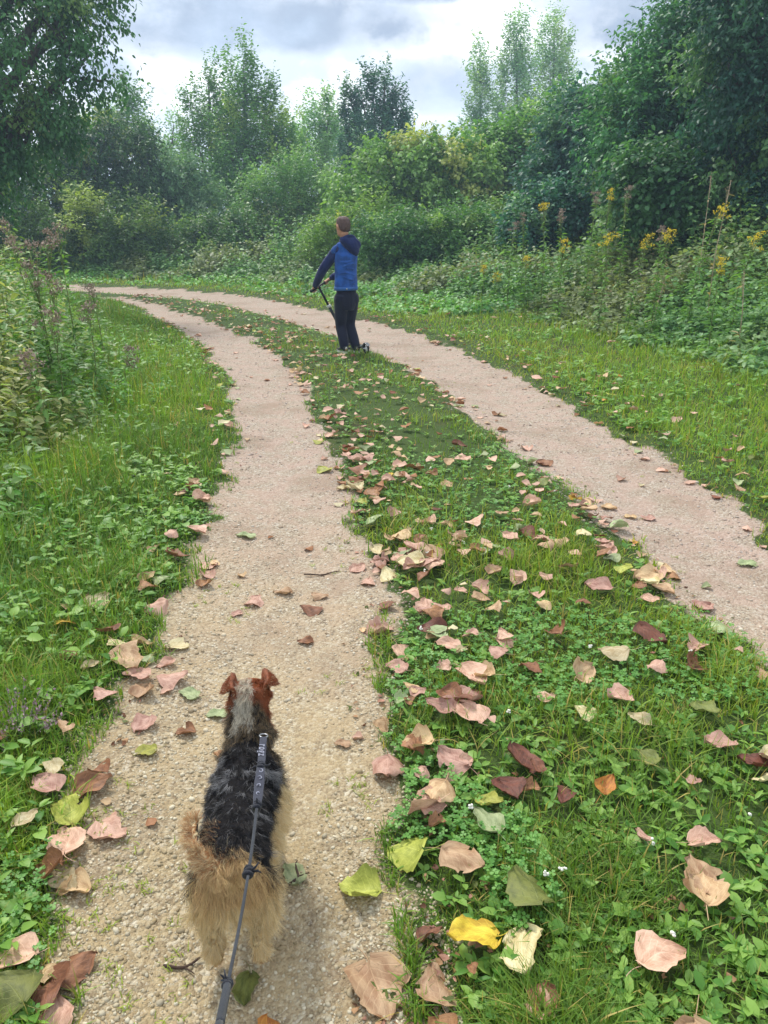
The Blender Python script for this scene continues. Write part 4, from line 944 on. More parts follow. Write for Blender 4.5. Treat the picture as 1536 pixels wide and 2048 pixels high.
# ------------------------------------------------------------------ the boy on the strip with his kick scooter
YB = 8.86
def K(px, py, dy=0.0):               # joint taken from the photo at the boy's distance, dy = deeper
    p = pixd(px, py, YB + dy); return Vector(p)
def cloth(name, rgb, rough=.85, weave=900, var=.18, bump=.35):
    def b(t):
        o = t.n('TexCoord').outputs['Object']
        n1 = t.n('TexNoise', {'Vector': o, 'Scale': weave, 'Detail': 2}); n2 = t.n('TexNoise', {'Vector': o, 'Scale': 14, 'Detail': 5})
        c = t.mix(t.sstep(n2.outputs[0], .35, .65), (*[q * (1 - var) for q in rgb], 1), (*[q * (1 + var) for q in rgb], 1))
        c = t.mix(t.math('MULTIPLY', t.sstep(n1.outputs[0], .45, .6), .25), c, (*[min(1, q * 1.6 + .01) for q in rgb], 1))
        h = t.math('ADD', t.math('MULTIPLY', n1.outputs[0], .15), n2.outputs[0])
        return t.n('BsdfPrincipled', {'Base Color': c, 'Roughness': rough, 'Specular IOR Level': .2, 'Sheen Weight': .15, 'Normal': t.n('Bump', {'Height': h, 'Strength': bump, 'Distance': .01}).outputs[0]}).outputs[0]
    return mat(name, b)
M_SKIN = m_plain('skin', lin(190, 140, 114), .5, bump=.15, bscale=300, var=.06)
M_NAVY = cloth('navy_jersey', lin(24, 36, 78)); M_DENIM = cloth('blue_denim', lin(34, 76, 144), .9, 1200, .3, .8); M_TRS = cloth('dark_trousers', lin(20, 23, 42))
M_SHOE = m_plain('black_shoe', lin(30, 30, 36), .6); M_SOLE = m_plain('white_sole', lin(222, 220, 214), .6); M_BLK = m_plain('black_metal', lin(24, 26, 30), .35, .3, var=.1)
M_GRIP = m_plain('rubber_grip', lin(20, 20, 22), .7); M_SILV = m_plain('scooter_metal', lin(170, 172, 176), .35, .8); M_WHT = m_plain('white_plastic', lin(220, 220, 218), .4)
person = empty('person', (K(700, 706)[0], YB, 0)); tag(person, 'boy in blue denim vest over a navy hooded top standing with a scooter', 'person')
PO = Vector(person.location)
def rel(*a): return K(*a) - PO
FL = gz(np.array([PO.x]), np.array([PO.y]))[0]          # ground height under him
head = rel(686, 454, .02); HS = .90
YAW = R_(40)                                             # he looks away to the left
fwdv = Vector((-math.sin(YAW), math.cos(YAW), 0)); rtv = Vector((math.cos(YAW), math.sin(YAW), 0)); upv = Vector((0, 0, 1))
TY = R_(32); tf_ = Vector((-math.sin(TY), math.cos(TY), 0)); tr_ = Vector((math.cos(TY), math.sin(TY), 0))
def ring(c, rx, ry, f=tf_, r=tr_): return (c, r * rx * .94, f * ry * .94)
def E(c, f, r, u): return c + (fwdv * f + rtv * r + upv * u) * HS
neck = rel(690, 478, .03); chest = rel(692, 512, .03); waist = rel(692, 560, .03); hip = rel(693, 592, .03)
shL = rel(672, 498, -.01) ; shR = neck + (neck - shL) * .9; shR.z = shL.z; shR += tf_ * .03
elL, wrL, haL = rel(645, 541, .05), rel(625, 567, .20), rel(619, 577, .24)
# handlebar geometry
stem_top = rel(637, 573, .30); bar_dir = (Vector((.60, .74, 0.34))).normalized()
gripL = stem_top - bar_dir * .125; gripR = stem_top + bar_dir * .19
haR = gripR + Vector((0, 0, .012)) - bar_dir * .04; elR = shR * .45 + haR * .55 + tr_ * .07 - upv * .06; wrR = haR - (haR - elR).normalized() * .07
haL = gripL + bar_dir * .045 + Vector((0, -.005, .012)); wrL = haL + (elL - haL).normalized() * .075
hipL, hipR = hip - tr_ * .068, hip + tr_ * .068
knL, anL = rel(682, 650, .06), Vector((rel(689, 703).x, -.03, FL + .085)); knR, anR = rel(699, 648, .10), rel(711, 690, .02)
def hand(bm, h, wr, bar):
    d = (h - wr).normalized(); sdv = bar.normalized(); n = d.cross(sdv).normalized()
    ringtube(bm, [(wr, sdv * .020, n * .015), (wr + d * .025, sdv * .030, n * .015), (wr + d * .06, sdv * .036, n * .014), (wr + d * .075, sdv * .034, n * .010)], 12)
    if n.z < 0: n = -n
    for i, L in enumerate((.052, .060, .056, .045)):
        b = wr + d * .072 + sdv * (-.028 + .0185 * i)
        limb(bm, [b, b + d * L * .40 + n * .004, b + d * L * .62 - n * .018, b + d * L * .38 - n * .036], [.0085, .0080, .0075, .0065], 8, 2)
    b = wr + d * .03 + sdv * .026
    limb(bm, [b, b + sdv * .018 + d * .02 - n * .008, b + sdv * .016 + d * .04 - n * .026], [.0105, .0092, .0075], 8, 2)
bm = bmesh.new()
# head: skull, jaw, nose, brow, lips, ears
hc = head
ringtube(bm, [(E(hc, .010, 0, .118), rtv * (HS * .020), fwdv * (HS * .026)), (E(hc, .006, 0, .108), rtv * (HS * .048), fwdv * (HS * .060)), (E(hc, .002, 0, .085), rtv * (HS * .068), fwdv * (HS * .083)), (E(hc, 0, 0, .05), rtv * (HS * .077), fwdv * (HS * .094)), (E(hc, 0, 0, .012), rtv * (HS * .077), fwdv * (HS * .094)),
              (E(hc, .004, 0, -.025), rtv * (HS * .072), fwdv * (HS * .085)), (E(hc, .014, 0, -.060), rtv * (HS * .063), fwdv * (HS * .070)), (E(hc, .028, 0, -.090), rtv * (HS * .048), fwdv * (HS * .052)), (E(hc, .040, 0, -.108), rtv * (HS * .026), fwdv * (HS * .030))], 20)
limb(bm, [E(hc, .088, 0, .010), E(hc, .104, 0, -.022), E(hc, .096, 0, -.030)], [.009, .012, .010], 8, 2)
limb(bm, [E(hc, .082, -.035, .022), E(hc, .092, 0, .020), E(hc, .082, .035, .022)], [.009, .010, .009], 8, 2)
limb(bm, [E(hc, .080, -.020, -.055), E(hc, .088, 0, -.055), E(hc, .080, .020, -.055)], [.006, .008, .006], 8, 2)
for s in (-1, 1):
    limb(bm, [E(hc, -.004, .078 * s, -.030), E(hc, -.012, .090 * s, -.004), E(hc, -.008, .092 * s, .018), E(hc, .006, .084 * s, .016)], [.007, .010, .010, .007], 8, 2)
limb(bm, [E(hc, -.020, 0, -.06), neck - upv * .01, chest + upv * .05], [.048, .044, .05], 12, 3)
# torso and limbs
ringtube(bm, [ring(neck - upv * .015, .040, .040), ring(neck - upv * .04, .085, .055), ring(shL * .5 + shR * .5 - upv * .03, .135, .075), ring(chest, .128, .085), ring(waist + upv * .10, .112, .078), ring(waist, .108, .076), ring(hip + upv * .03, .122, .085), ring(hip - upv * .06, .115, .085), ring(hip - upv * .10, .08, .06)], 18)
limb(bm, [shL - upv * .02, elL, wrL], [.042, .034, .021]); limb(bm, [shR - upv * .02, elR, wrR], [.042, .034, .021])
hand(bm, haL, wrL, bar_dir); hand(bm, haR, wrR, -bar_dir)
limb(bm, [hipL - upv * .02, knL, anL], [.072, .048, .030]); limb(bm, [hipR - upv * .02, knR, anR], [.072, .048, .030])
footd = Vector((-.45, .89, 0)).normalized()
for an in (anL, anR): limb(bm, [an - footd * .03 - upv * .035, an + footd * .06 - upv * .045, an + footd * .13 - upv * .055], [.030, .028, .020])
body = fuse('body', bm, M_SKIN, person, .0055, 3)
# eyes
for s in (-1, 1):
    bm = bmesh.new(); bmesh.ops.create_uvsphere(bm, u_segments=12, v_segments=8, radius=.0115); o = bm_obj('eye', bm, M_WHT, person); o.location = E(hc, .073, .028 * s, .004)
    bm = bmesh.new(); bmesh.ops.create_uvsphere(bm, u_segments=10, v_segments=6, radius=.006); o2 = bm_obj('iris', bm, M_SHOE, o); o2.location = fwdv * .0085
# hair: short cap plus strands
bm = bmesh.new()
ringtube(bm, [(E(hc, 0, 0, .122), rtv * .020 * HS, fwdv * .026 * HS), (E(hc, -.002, 0, .112), rtv * .050 * HS, fwdv * .062 * HS), (E(hc, -.003, 0, .088), rtv * .071 * HS, fwdv * .086 * HS), (E(hc, -.006, 0, .052), rtv * .080 * HS, fwdv * .093 * HS), (E(hc, -.020, 0, .014), rtv * .0795 * HS, fwdv * .080 * HS),
              (E(hc, -.032, 0, -.016), rtv * .074 * HS, fwdv * .062 * HS), (E(hc, -.044, 0, -.040), rtv * .060 * HS, fwdv * .042 * HS), (E(hc, -.052, 0, -.052), rtv * .040 * HS, fwdv * .022 * HS)], 20)
M_BHAIR = m_leaf('short_hair', 0.0, .55, .3)
hair = fuse('hair', bm, None, person, .005, 3)
def fur_on(name, me, colour, comb, length, N, seg, radius, parent, M, seed=1, lift=.35, curl=.12, mask=None, clump=0.0):
    """hair strands rooted on a mesh; colour(P)->(n,3), comb(P,Nrm)->(n,3), length(P)->(n,)"""
    r = np.random.default_rng(seed); me.calc_loop_triangles(); nt = len(me.loop_triangles)
    tv = np.zeros(nt * 3, np.int32); me.loop_triangles.foreach_get('vertices', tv); tv = tv.reshape(-1, 3)
    co = np.zeros(len(me.vertices) * 3, np.float32); me.vertices.foreach_get('co', co); co = co.reshape(-1, 3).astype(float)
    nr = np.zeros(len(me.vertices) * 3, np.float32); me.vertices.foreach_get('normal', nr); nr = nr.reshape(-1, 3).astype(float)
    a, b, c = co[tv[:, 0]], co[tv[:, 1]], co[tv[:, 2]]; ar = np.linalg.norm(np.cross(b - a, c - a), axis=1)
    t = r.choice(nt, N, p=ar / ar.sum()); u, v = r.random((N, 1)), r.random((N, 1)); f = u + v > 1; u[f] = 1 - u[f]; v[f] = 1 - v[f]
    P = a[t] * (1 - u - v) + b[t] * u + c[t] * v; Nn = norm(nr[tv[t]].mean(1))
    if mask is not None: k = mask(P); P, Nn = P[k], Nn[k]
    n = len(P); L = length(P) * r.uniform(.6, 1.15, n); cm = comb(P, Nn)
    cl = np.stack([vnoise(P[:, 0] + P[:, 2] * .7, P[:, 1] + P[:, 2], 55, 200 + i) - .5 for i in range(3)], 1)
    cl2 = np.stack([vnoise(P[:, 0] + P[:, 2] * .7, P[:, 1] - P[:, 2], 140, 210 + i) - .5 for i in range(3)], 1)
    d = norm(Nn * lift + cm + cl * .9 + cl2 * .7 + r.normal(0, .13, (n, 3)))
    pts = np.zeros((n, seg, 3)); pts[:, 0] = P - Nn * .002; step = (L / (seg - 1))[:, None]
    dd = d.copy(); cu = r.normal(0, curl, (n, 3))
    for i in range(1, seg):
        pts[:, i] = pts[:, i - 1] + dd * step
        dd = norm(dd + np.array([0, 0, -.22]) * (L[:, None] / .04) * .6 + cu + cl * .5 * np.sin(i * 1.7) )
    if clump > 0:
        key = np.floor((P + .5 * cl * clump) / clump).astype(np.int64); kk = key[:, 0] * 73856093 ^ key[:, 1] * 19349663 ^ key[:, 2] * 83492791
        _, first, inv = np.unique(kk, return_index=True, return_inverse=True); tgt = pts[first[inv.ravel()]]; wv = (np.linspace(0, 1, seg) ** 1.3)[None, :, None] * .62 * (np.linalg.norm(pts[:, :1] - tgt[:, :1], axis=2, keepdims=True) < clump * 1.8)
        pts = pts * (1 - wv) + tgt * wv
    cu_ = bpy.data.hair_curves.new(name); cu_.add_curves([seg] * n)
    cu_.attributes['position'].data.foreach_set('vector', pts.reshape(-1).astype(np.float32))
    rr = cu_.attributes.get('radius') or cu_.attributes.new('radius', 'FLOAT', 'POINT')
    tap = np.linspace(1, .25, seg); rr.data.foreach_set('value', (np.tile(tap, n) * radius * np.repeat(r.uniform(.7, 1.3, n), seg)).astype(np.float32))
    ca = cu_.attributes.new('col', 'FLOAT_COLOR', 'CURVE'); c4 = np.ones((n, 4), np.float32); c4[:, :3] = colour(P, r); ca.data.foreach_set('color', c4.ravel())
    cu_.materials.append(M); o = bpy.data.objects.new(name, cu_); COL.objects.link(o); o.parent = parent; return o
hair.data.materials.clear(); hair.data.materials.append(m_plain('brown_hair', lin(92, 72, 66), .7, bump=.5, bscale=400, var=.2))
bxm = np.array(rtv[:]); fwn = np.array(fwdv[:])
fur_on('hair_strands', hair.data, lambda P, r: P_(100, 78, 70) * r.uniform(.6, 1.3, (len(P), 1)), lambda P, Nn: np.array([[0, 0, -.8]]) + 0 * Nn, lambda P: np.full(len(P), .008), 9000, 3, .0006, hair, M_HAIR, 3, lift=.6)
# hooded sweatshirt (sleeves, collar, hood)
bm = bmesh.new()
limb(bm, [shL - upv * .012 + tr_ * .02, shL * .45 + elL * .55 - upv * .005, elL, wrL * .8 + elL * .2, wrL + (haL - wrL) * .45], [.060, .056, .052, .043, .031])
limb(bm, [shR - upv * .012 - tr_ * .02, shR * .5 + elR * .5, elR, wrR * .8 + elR * .2, wrR], [.058, .052, .048, .040, .030])
for a, b, rr0 in ((elL, wrL, .044), (elR, wrR, .044), (shL, elL, .055)):        # folds in the sleeves
    for k in range(4):
        t_ = .2 + .2 * k; c = a.lerp(b, t_); dd = (b - a).normalized(); s1 = dd.orthogonal().normalized(); s2 = dd.cross(s1)
        limb(bm, [c + s1 * rr0 * .75 * math.cos(q + k) + s2 * rr0 * .75 * math.sin(q + k) + dd * .012 * math.sin(q * 2) for q in (0, .8, 1.6, 2.4)], [.008, .011, .011, .007], 6, 2)
ringtube(bm, [ring(neck - upv * .10, .10, .070), ring(neck - upv * .055, .088, .060), ring(neck - upv * .020, .070, .058), ring(neck + upv * .005, .060, .056), ring(neck + upv * .012, .050, .048)], 18)
hb = neck - tf_ * .055                                   # hood hanging on the back, toward the right
ringtube(bm, [(hb + upv * .022 + tr_ * .0, tr_ * .080, tf_ * .045), (hb - upv * .005 + tr_ * .015, tr_ * .112, tf_ * .062), (hb - upv * .045 + tr_ * .030 - tf_ * .012, tr_ * .112, tf_ * .062), (hb - upv * .085 + tr_ * .045 - tf_ * .018, tr_ * .090, tf_ * .055),
              (hb - upv * .135 + tr_ * .072 - tf_ * .018, tr_ * .058, tf_ * .042), (hb - upv * .175 + tr_ * .088 - tf_ * .012, tr_ * .024, tf_ * .022)], 16)
limb(bm, [hb + tr_ * .07 - upv * .01 - tf_ * .03, hb + tr_ * .125 - upv * .055 - tf_ * .03, hb + tr_ * .125 - upv * .09 - tf_ * .02], [.030, .026, .018], 10)
limb(bm, [hb + tr_ * .115 - upv * .06 + tf_ * .02, hb + tr_ * .075 + upv * .018 - tf_ * .02, hb + upv * .034 - tf_ * .035, hb - tr_ * .06 + upv * .012 - tf_ * .01, hb - tr_ * .075 - upv * .01 + tf_ * .03], [.012, .014, .016, .014, .012], 8)
fuse('hooded_sweatshirt', bm, M_NAVY, person, .006, 2)
# denim vest with hem band and button
bm = bmesh.new(); hm = rel(692, 578, .03)
ringtube(bm, [ring(neck - upv * .028, .070, .050), ring(neck - upv * .045, .105, .066), ring(shL * .5 + shR * .5 - upv * .030, .142, .088), ring(chest, .146, .102), ring(waist + upv * .10, .138, .098), ring(waist + upv * .03, .142, .100), ring(waist - upv * .04, .146, .102), ring(hm, .144, .102), ring(hm - upv * .008, .13, .09)], 24)
for s, c in ((-1, .3), (1, .3)):
    mS = shL * .5 + shR * .5; limb(bm, [mS + tr_ * .055 * s + upv * .018, mS + tr_ * .10 * s + upv * .004, mS + tr_ * .128 * s - upv * .022], [.034, .038, .036], 12)
for k in range(6):
    z = chest.z - .05 - .045 * k
    limb(bm, [Vector((waist.x, waist.y, z)) - tf_ * (.098 * math.cos(q)) + tr_ * .14 * math.sin(q) + upv * .018 * math.sin(3 * q + k) for q in (-.9 + .3 * (k % 3), -.3 + .3 * (k % 3), .3 + .2 * (k % 2))], [.004, .007, .004], 6, 3)
vest = fuse('denim_vest', bm, M_DENIM, person, .006, 2)
bm = bmesh.new(); N_ = 40; zz = [hm.z - .010, hm.z + .030]; rr = [[], [], [], []]
for k in range(N_):
    a = 2 * math.pi * k / N_; dirv = tr_ * math.cos(a) * 1.0 + tf_ * math.sin(a)
    for j, (z, q) in enumerate([(hm.z - .012, .0), (hm.z - .012, .006), (hm.z + .028, .006), (hm.z + .028, .0)]):
        c = Vector((hm.x, hm.y, z)); rr[j].append(bm.verts.new(c + tr_ * math.cos(a) * (.1355 + q) + tf_ * math.sin(a) * (.095 + q)))
for j in range(4):
    for k in range(N_): bm.faces.new((rr[j][k], rr[j][(k + 1) % N_], rr[(j + 1) % 4][(k + 1) % N_], rr[(j + 1) % 4][k]))
band = bm_obj('hem_band', bm, cloth('denim_band', lin(48, 88, 146), .9, 1200, .15, .4), vest)
bm = bmesh.new(); bmesh.ops.create_cone(bm, cap_ends=True, segments=12, radius1=.009, radius2=.008, depth=.006); bo = bm_obj('button', bm, M_SILV, vest); bo.location = Vector((hm.x, hm.y, hm.z + .008)) - tf_ * .0985 - tr_ * .045; bo.rotation_euler = (R_(90), 0, TY)
# trousers
bm = bmesh.new()
ringtube(bm, [ring(hm + upv * .02, .118, .084), ring(hip, .132, .096), ring(hip - upv * .05, .134, .100), ring(hip - upv * .10, .128, .098), ring(hip - upv * .15, .09, .085)], 18)
for h, k_, a in ((hipL, knL, anL), (hipR, knR, anR)):
    limb(bm, [h - upv * .03, h.lerp(k_, .5), k_, k_.lerp(a, .5), k_.lerp(a, .82), a - upv * .012], [.084, .077, .065, .059, .057, .052], 14)
    for q in range(5):
        c = k_.lerp(a, .15 + q * .19); limb(bm, [c + Vector((.050 * math.cos(w_), .050 * math.sin(w_), .014 * math.sin(2 * w_ + q))) for w_ in (-2.4 + q, -1.7 + q, -1.0 + q)], [.006, .010, .006], 6, 2)
    for q in range(3):
        c = h.lerp(k_, .35 + q * .22); limb(bm, [c + Vector((.066 * math.cos(w_), .066 * math.sin(w_), .02 * math.sin(w_ + q))) for w_ in (-2.6 + q, -1.9 + q, -1.2 + q)], [.006, .010, .006], 6, 2)
fuse('trousers', bm, M_TRS, person, .006, 2)
# shoes
for an in (anL, anR):
    bm = bmesh.new(); s_ = Vector((footd.y, -footd.x, 0))
    ringtube(bm, [(an - footd * .055 - upv * .045, s_ * .020, upv * .030), (an - footd * .045 - upv * .035, s_ * .034, upv * .042), (an - upv * .032, s_ * .040, upv * .045), (an + footd * .06 - upv * .048, s_ * .043, upv * .030), (an + footd * .12 - upv * .056, s_ * .040, upv * .022), (an + footd * .155 - upv * .060, s_ * .022, upv * .012)], 14)
    limb(bm, [an - upv * .02, an + upv * .012], [.042, .040], 12)
    sh = fuse('shoe', bm, M_SHOE, person, .005, 2)
    bm = bmesh.new(); outl = [(-.062, .0), (-.055, .026), (-.02, .036), (.04, .041), (.10, .045), (.145, .034), (.168, .0)]; pts = outl + [(a, -b) for a, b in outl[-2:0:-1]]
    lo = [bm.verts.new(an + footd * a + s_ * b - upv * .083) for a, b in pts]; hi_ = [bm.verts.new(an + footd * a * .985 + s_ * b * .97 - upv * .060) for a, b in pts]
    for k in range(len(pts)): bm.faces.new((lo[k], lo[(k + 1) % len(pts)], hi_[(k + 1) % len(pts)], hi_[k]))
    bm.faces.new(list(reversed(lo))); bm.faces.new(hi_); bm_obj('sole', bm, M_SOLE, sh, False)
    bm = bmesh.new(); limb(bm, [an - footd * .052 - s_ * .01 - upv * .03, an - footd * .058 - upv * .015, an - footd * .052 + s_ * .01 - upv * .03], [.006, .008, .006], 6); bm_obj('heel_tab', bm, M_SOLE, sh)
# kick scooter
sc = empty('kick_scooter', PO); tag(sc, 'black kick scooter held by the boy, one of his feet on its deck', 'scooter')
fw_c = Vector((rel(688, 700).x, .33, FL + .06)); rw_c = Vector((rel(733, 706).x, -.10, FL + .06)); dk_d = (fw_c - rw_c); dk_d.z = 0; dk_d.normalize(); dk_s = Vector((dk_d.y, -dk_d.x, 0))
def wheel(c, name='wheel'):
    bm = bmesh.new(); R0, r0 = .050, .012
    ring_ = []
    for i in range(28):
        a = 2 * math.pi * i / 28; u = dk_d * math.cos(a) + upv * math.sin(a)
        ring_.append([bm.verts.new(c + u * (R0 + r0 * math.cos(b)) + dk_s * r0 * math.sin(b)) for b in (2 * math.pi * j / 10 for j in range(10))])
    for i in range(28):
        for j in range(10): bm.faces.new((ring_[i][j], ring_[(i + 1) % 28][j], ring_[(i + 1) % 28][(j + 1) % 10], ring_[i][(j + 1) % 10]))
    ty = bm_obj(name, bm, M_GRIP, sc)
    bm = bmesh.new(); tube(bm, [c - dk_s * .012, c + dk_s * .012], .018, 14)
    for k in range(5):
        a = 2 * math.pi * k / 5; u = dk_d * math.cos(a) + upv * math.sin(a); tube(bm, [c, c + u * .042], .006, 6)
    bm_obj('rim', bm, M_WHT, ty)
wheel(fw_c); wheel(rw_c)
bm = bmesh.new(); d0, d1 = rw_c + dk_d * .07, fw_c - dk_d * .12; hz = Vector((0, 0, .018)); pr_ = [(-.055, 0), (-.058, .012), (-.05, .018), (.05, .018), (.058, .012), (.055, 0)]
ra = [bm.verts.new(d0 + dk_s * a + upv * (b)) for a, b in pr_]; rb = [bm.verts.new(d1 + dk_s * a * .8 + upv * b) for a, b in pr_]
for k in range(6): bm.faces.new((ra[k], ra[(k + 1) % 6], rb[(k + 1) % 6], rb[k]))
bm.faces.new(list(reversed(ra))); bm.faces.new(rb); bm_obj('deck', bm, M_BLK, sc, False)
bm = bmesh.new(); tube(bm, [d0 + dk_s * .02, rw_c + dk_s * .022], .008, 8); tube(bm, [d0 - dk_s * .02, rw_c - dk_s * .022], .008, 8); tube(bm, [rw_c - dk_s * .028, rw_c + dk_s * .028], .005, 8); bm_obj('rear_fork', bm, M_SILV, sc)
bm = bmesh.new(); arc = [rw_c + dk_d * .064 * math.cos(a) + upv * .064 * math.sin(a) for a in (.15, .6, 1.1, 1.6, 2.1, 2.6)]; vs = [[bm.verts.new(p + dk_s * s + upv * z) for s, z in ((-.022, 0), (-.014, .006), (.014, .006), (.022, 0))] for p in arc]
for a, b in zip(vs, vs[1:]):
    for k in range(3): bm.faces.new((a[k], a[k + 1], b[k + 1], b[k]))
bmesh.ops.solidify(bm, geom=bm.faces[:], thickness=.003); bm_obj('rear_brake', bm, M_SILV, sc)
sb = fw_c + upv * .075
bm = bmesh.new(); tube(bm, [fw_c - dk_s * .024, fw_c - dk_s * .024 + upv * .06, sb], .007, 8); tube(bm, [fw_c + dk_s * .024, fw_c + dk_s * .024 + upv * .06, sb], .007, 8); tube(bm, [fw_c - dk_s * .03, fw_c + dk_s * .03], .005, 8); tube(bm, [d1 + upv * .006, d1 + dk_d * .05 + upv * .06, sb], [.018, .016, .02], 10); bm_obj('front_fork', bm, M_BLK, sc)
sd_ = (stem_top - sb); bm = bmesh.new(); tube(bm, [sb - sd_ * .03, sb + sd_ * .62], .0175, 14); tube(bm, [sb + sd_ * .60, stem_top], .0135, 12); st = bm_obj('stem', bm, M_BLK, sc)
bm = bmesh.new(); c = sb + sd_ * .61; tube(bm, [c - sd_ * .02, c + sd_ * .03], .023, 14); tube(bm, [c - dk_d * .0 + tr_ * -.03, c + tr_ * .034], .006, 8); bm_obj('clamp', bm, M_WHT, st)
bm = bmesh.new(); tube(bm, [gripL, gripR], .0115, 12); tube(bm, [stem_top - sd_ * .04, stem_top + upv * .006], .018, 12); hbn = bm_obj('handlebar', bm, M_BLK, sc)
for g in ((gripL - bar_dir * .012, gripL + bar_dir * .085), (gripR + bar_dir * .012, gripR - bar_dir * .085)):
    bm = bmesh.new(); tube(bm, [g[0], g[0] + (g[1] - g[0]) * .06, g[0] + (g[1] - g[0]) * .94, g[1]], [.018, .0155, .0155, .019], 14); bm_obj('grip', bm, M_GRIP, sc)
# ------------------------------------------------------------------ the small dog on the left track, and its leash
rump_w, head_w = pix(455, 1700, .30), pix(505, 1345, .40)
dv_ = head_w[:2] - rump_w[:2]; DY = math.atan2(-dv_[0], dv_[1])
def m_skinfur():
    def b(t):
        a = t.n('Attribute', attribute_name='col').outputs['Color']
        n = t.n('TexNoise', {'Vector': t.n('TexCoord').outputs['Object'], 'Scale': 90, 'Detail': 5})
        c = t.mix(t.sstep(n.outputs[0], .4, .65), t.mix(1.0, a, (.55, .5, .45, 1), 'MULTIPLY'), a)
        return t.n('BsdfPrincipled', {'Base Color': c, 'Roughness': .85, 'Specular IOR Level': .15, 'Normal': t.n('Bump', {'Height': n.outputs[0], 'Strength': .8, 'Distance': .01}).outputs[0]}).outputs[0]
    return mat('dog_coat_base', b)
M_COAT = m_skinfur()
fwd_d = Vector((-math.sin(DY), math.cos(DY), 0))
base_w = Vector((rump_w[0], rump_w[1], 0)) + fwd_d * .045
dog = empty('dog', (base_w.x, base_w.y, 0), DY); tag(dog, 'small shaggy black and tan dog seen from behind on the gravel', 'dog')
X_, Y_, Z_ = Vector((1, 0, 0)), Vector((0, 1, 0)), Vector((0, 0, 1))
bm = bmesh.new()
def er(c, rx, rz, tilt=0.0):        # ellipse across the spine; tilt leans it backwards
    return (Vector(c), X_ * rx, Vector((0, math.sin(tilt), math.cos(tilt))) * rz)
ringtube(bm, [er((0, -.065, .225), .028, .035), er((0, -.050, .232), .052, .060), er((0, -.01, .236), .064, .074), er((0, .05, .232), .064, .072), er((0, .11, .226), .066, .078), er((0, .17, .222), .070, .088),
              er((0, .22, .226), .070, .092), er((0, .262, .246), .060, .080, -.3), er((0, .295, .272), .048, .060, -.5), er((0, .320, .300), .036, .044, -.6)], 20)
limb(bm, [(0, .26, .262), (0, .30, .300), (0, .335, .342)], [.052, .045, .044], 14)
HC = Vector((-.002, .362, .368)); HR = Matrix.Rotation(R_(8), 3, 'Z')
def hd(x, y, z): return HC + HR @ Vector((x, y, z))
ringtube(bm, [(hd(0, -.048, .000), HR @ X_ * .022, Z_ * .022), (hd(0, -.034, .002), HR @ X_ * .042, Z_ * .036), (hd(0, -.006, .002), HR @ X_ * .050, Z_ * .043), (hd(0, .022, -.004), HR @ X_ * .045, Z_ * .038), (hd(0, .042, -.014), HR @ X_ * .030, Z_ * .026),
              (hd(0, .068, -.022), HR @ X_ * .021, Z_ * .018), (hd(0, .092, -.026), HR @ X_ * .015, Z_ * .013)], 16)
limb(bm, [hd(0, .03, -.034), hd(0, .06, -.040), hd(0, .082, -.042)], [.016, .012, .009], 10)
for s in (-1, 1):
    # hind leg: thigh, knee forward, hock back, near vertical shank, paw
    limb(bm, [(.034 * s, -.020, .215), (.041 * s, -.012, .165), (.044 * s, .012, .120)], [.042, .034, .023], 14)
    limb(bm, [(.044 * s, .014, .124), (.044 * s, -.018, .092), (.044 * s, -.044, .066)], [.025, .018, .0125], 12)
    limb(bm, [(.044 * s, -.044, .068), (.044 * s, -.040, .040), (.044 * s, -.034, .018)], [.0125, .0115, .0125], 12)
    limb(bm, [(.044 * s, -.032, .013), (.044 * s, -.012, .012)], [.015, .014], 10)
    # front leg, slightly staggered
    o = .012 * s
    limb(bm, [(.044 * s, .222 + o, .205), (.046 * s, .232 + o, .150), (.046 * s, .228 + o, .105)], [.032, .024, .0165], 12)
    limb(bm, [(.046 * s, .228 + o, .105), (.046 * s, .232 + o, .055), (.046 * s, .236 + o, .020)], [.0165, .0125, .0125], 12)
    limb(bm, [(.046 * s, .238 + o, .013), (.046 * s, .256 + o, .012)], [.015, .014], 10)
    for t_ in (-.011, -.004, .004, .011):
        limb(bm, [(.044 * s + t_, -.006, .010), (.044 * s + t_, .004, .008)], [.0062, .005], 6, 1); limb(bm, [(.046 * s + t_, .262 + o, .010), (.046 * s + t_, .272 + o, .008)], [.0062, .005], 6, 1)
TAILP = [(-.014, -.058, .262), (-.036, -.066, .292), (-.056, -.050, .318), (-.066, -.018, .328), (-.066, .014, .322)]
limb(bm, TAILP, [.017, .014, .011, .009, .006], 10)
body = fuse('body', bm, M_COAT, dog, .0042, 4)
RUST, CREAM, GOLD, BLACK, SILV = P_(148, 84, 50), P_(204, 196, 178), P_(216, 188, 136), P_(26, 25, 28), P_(150, 150, 152)
TAN, GREYB, PALE = P_(192, 156, 112), P_(92, 84, 72), P_(226, 208, 166)
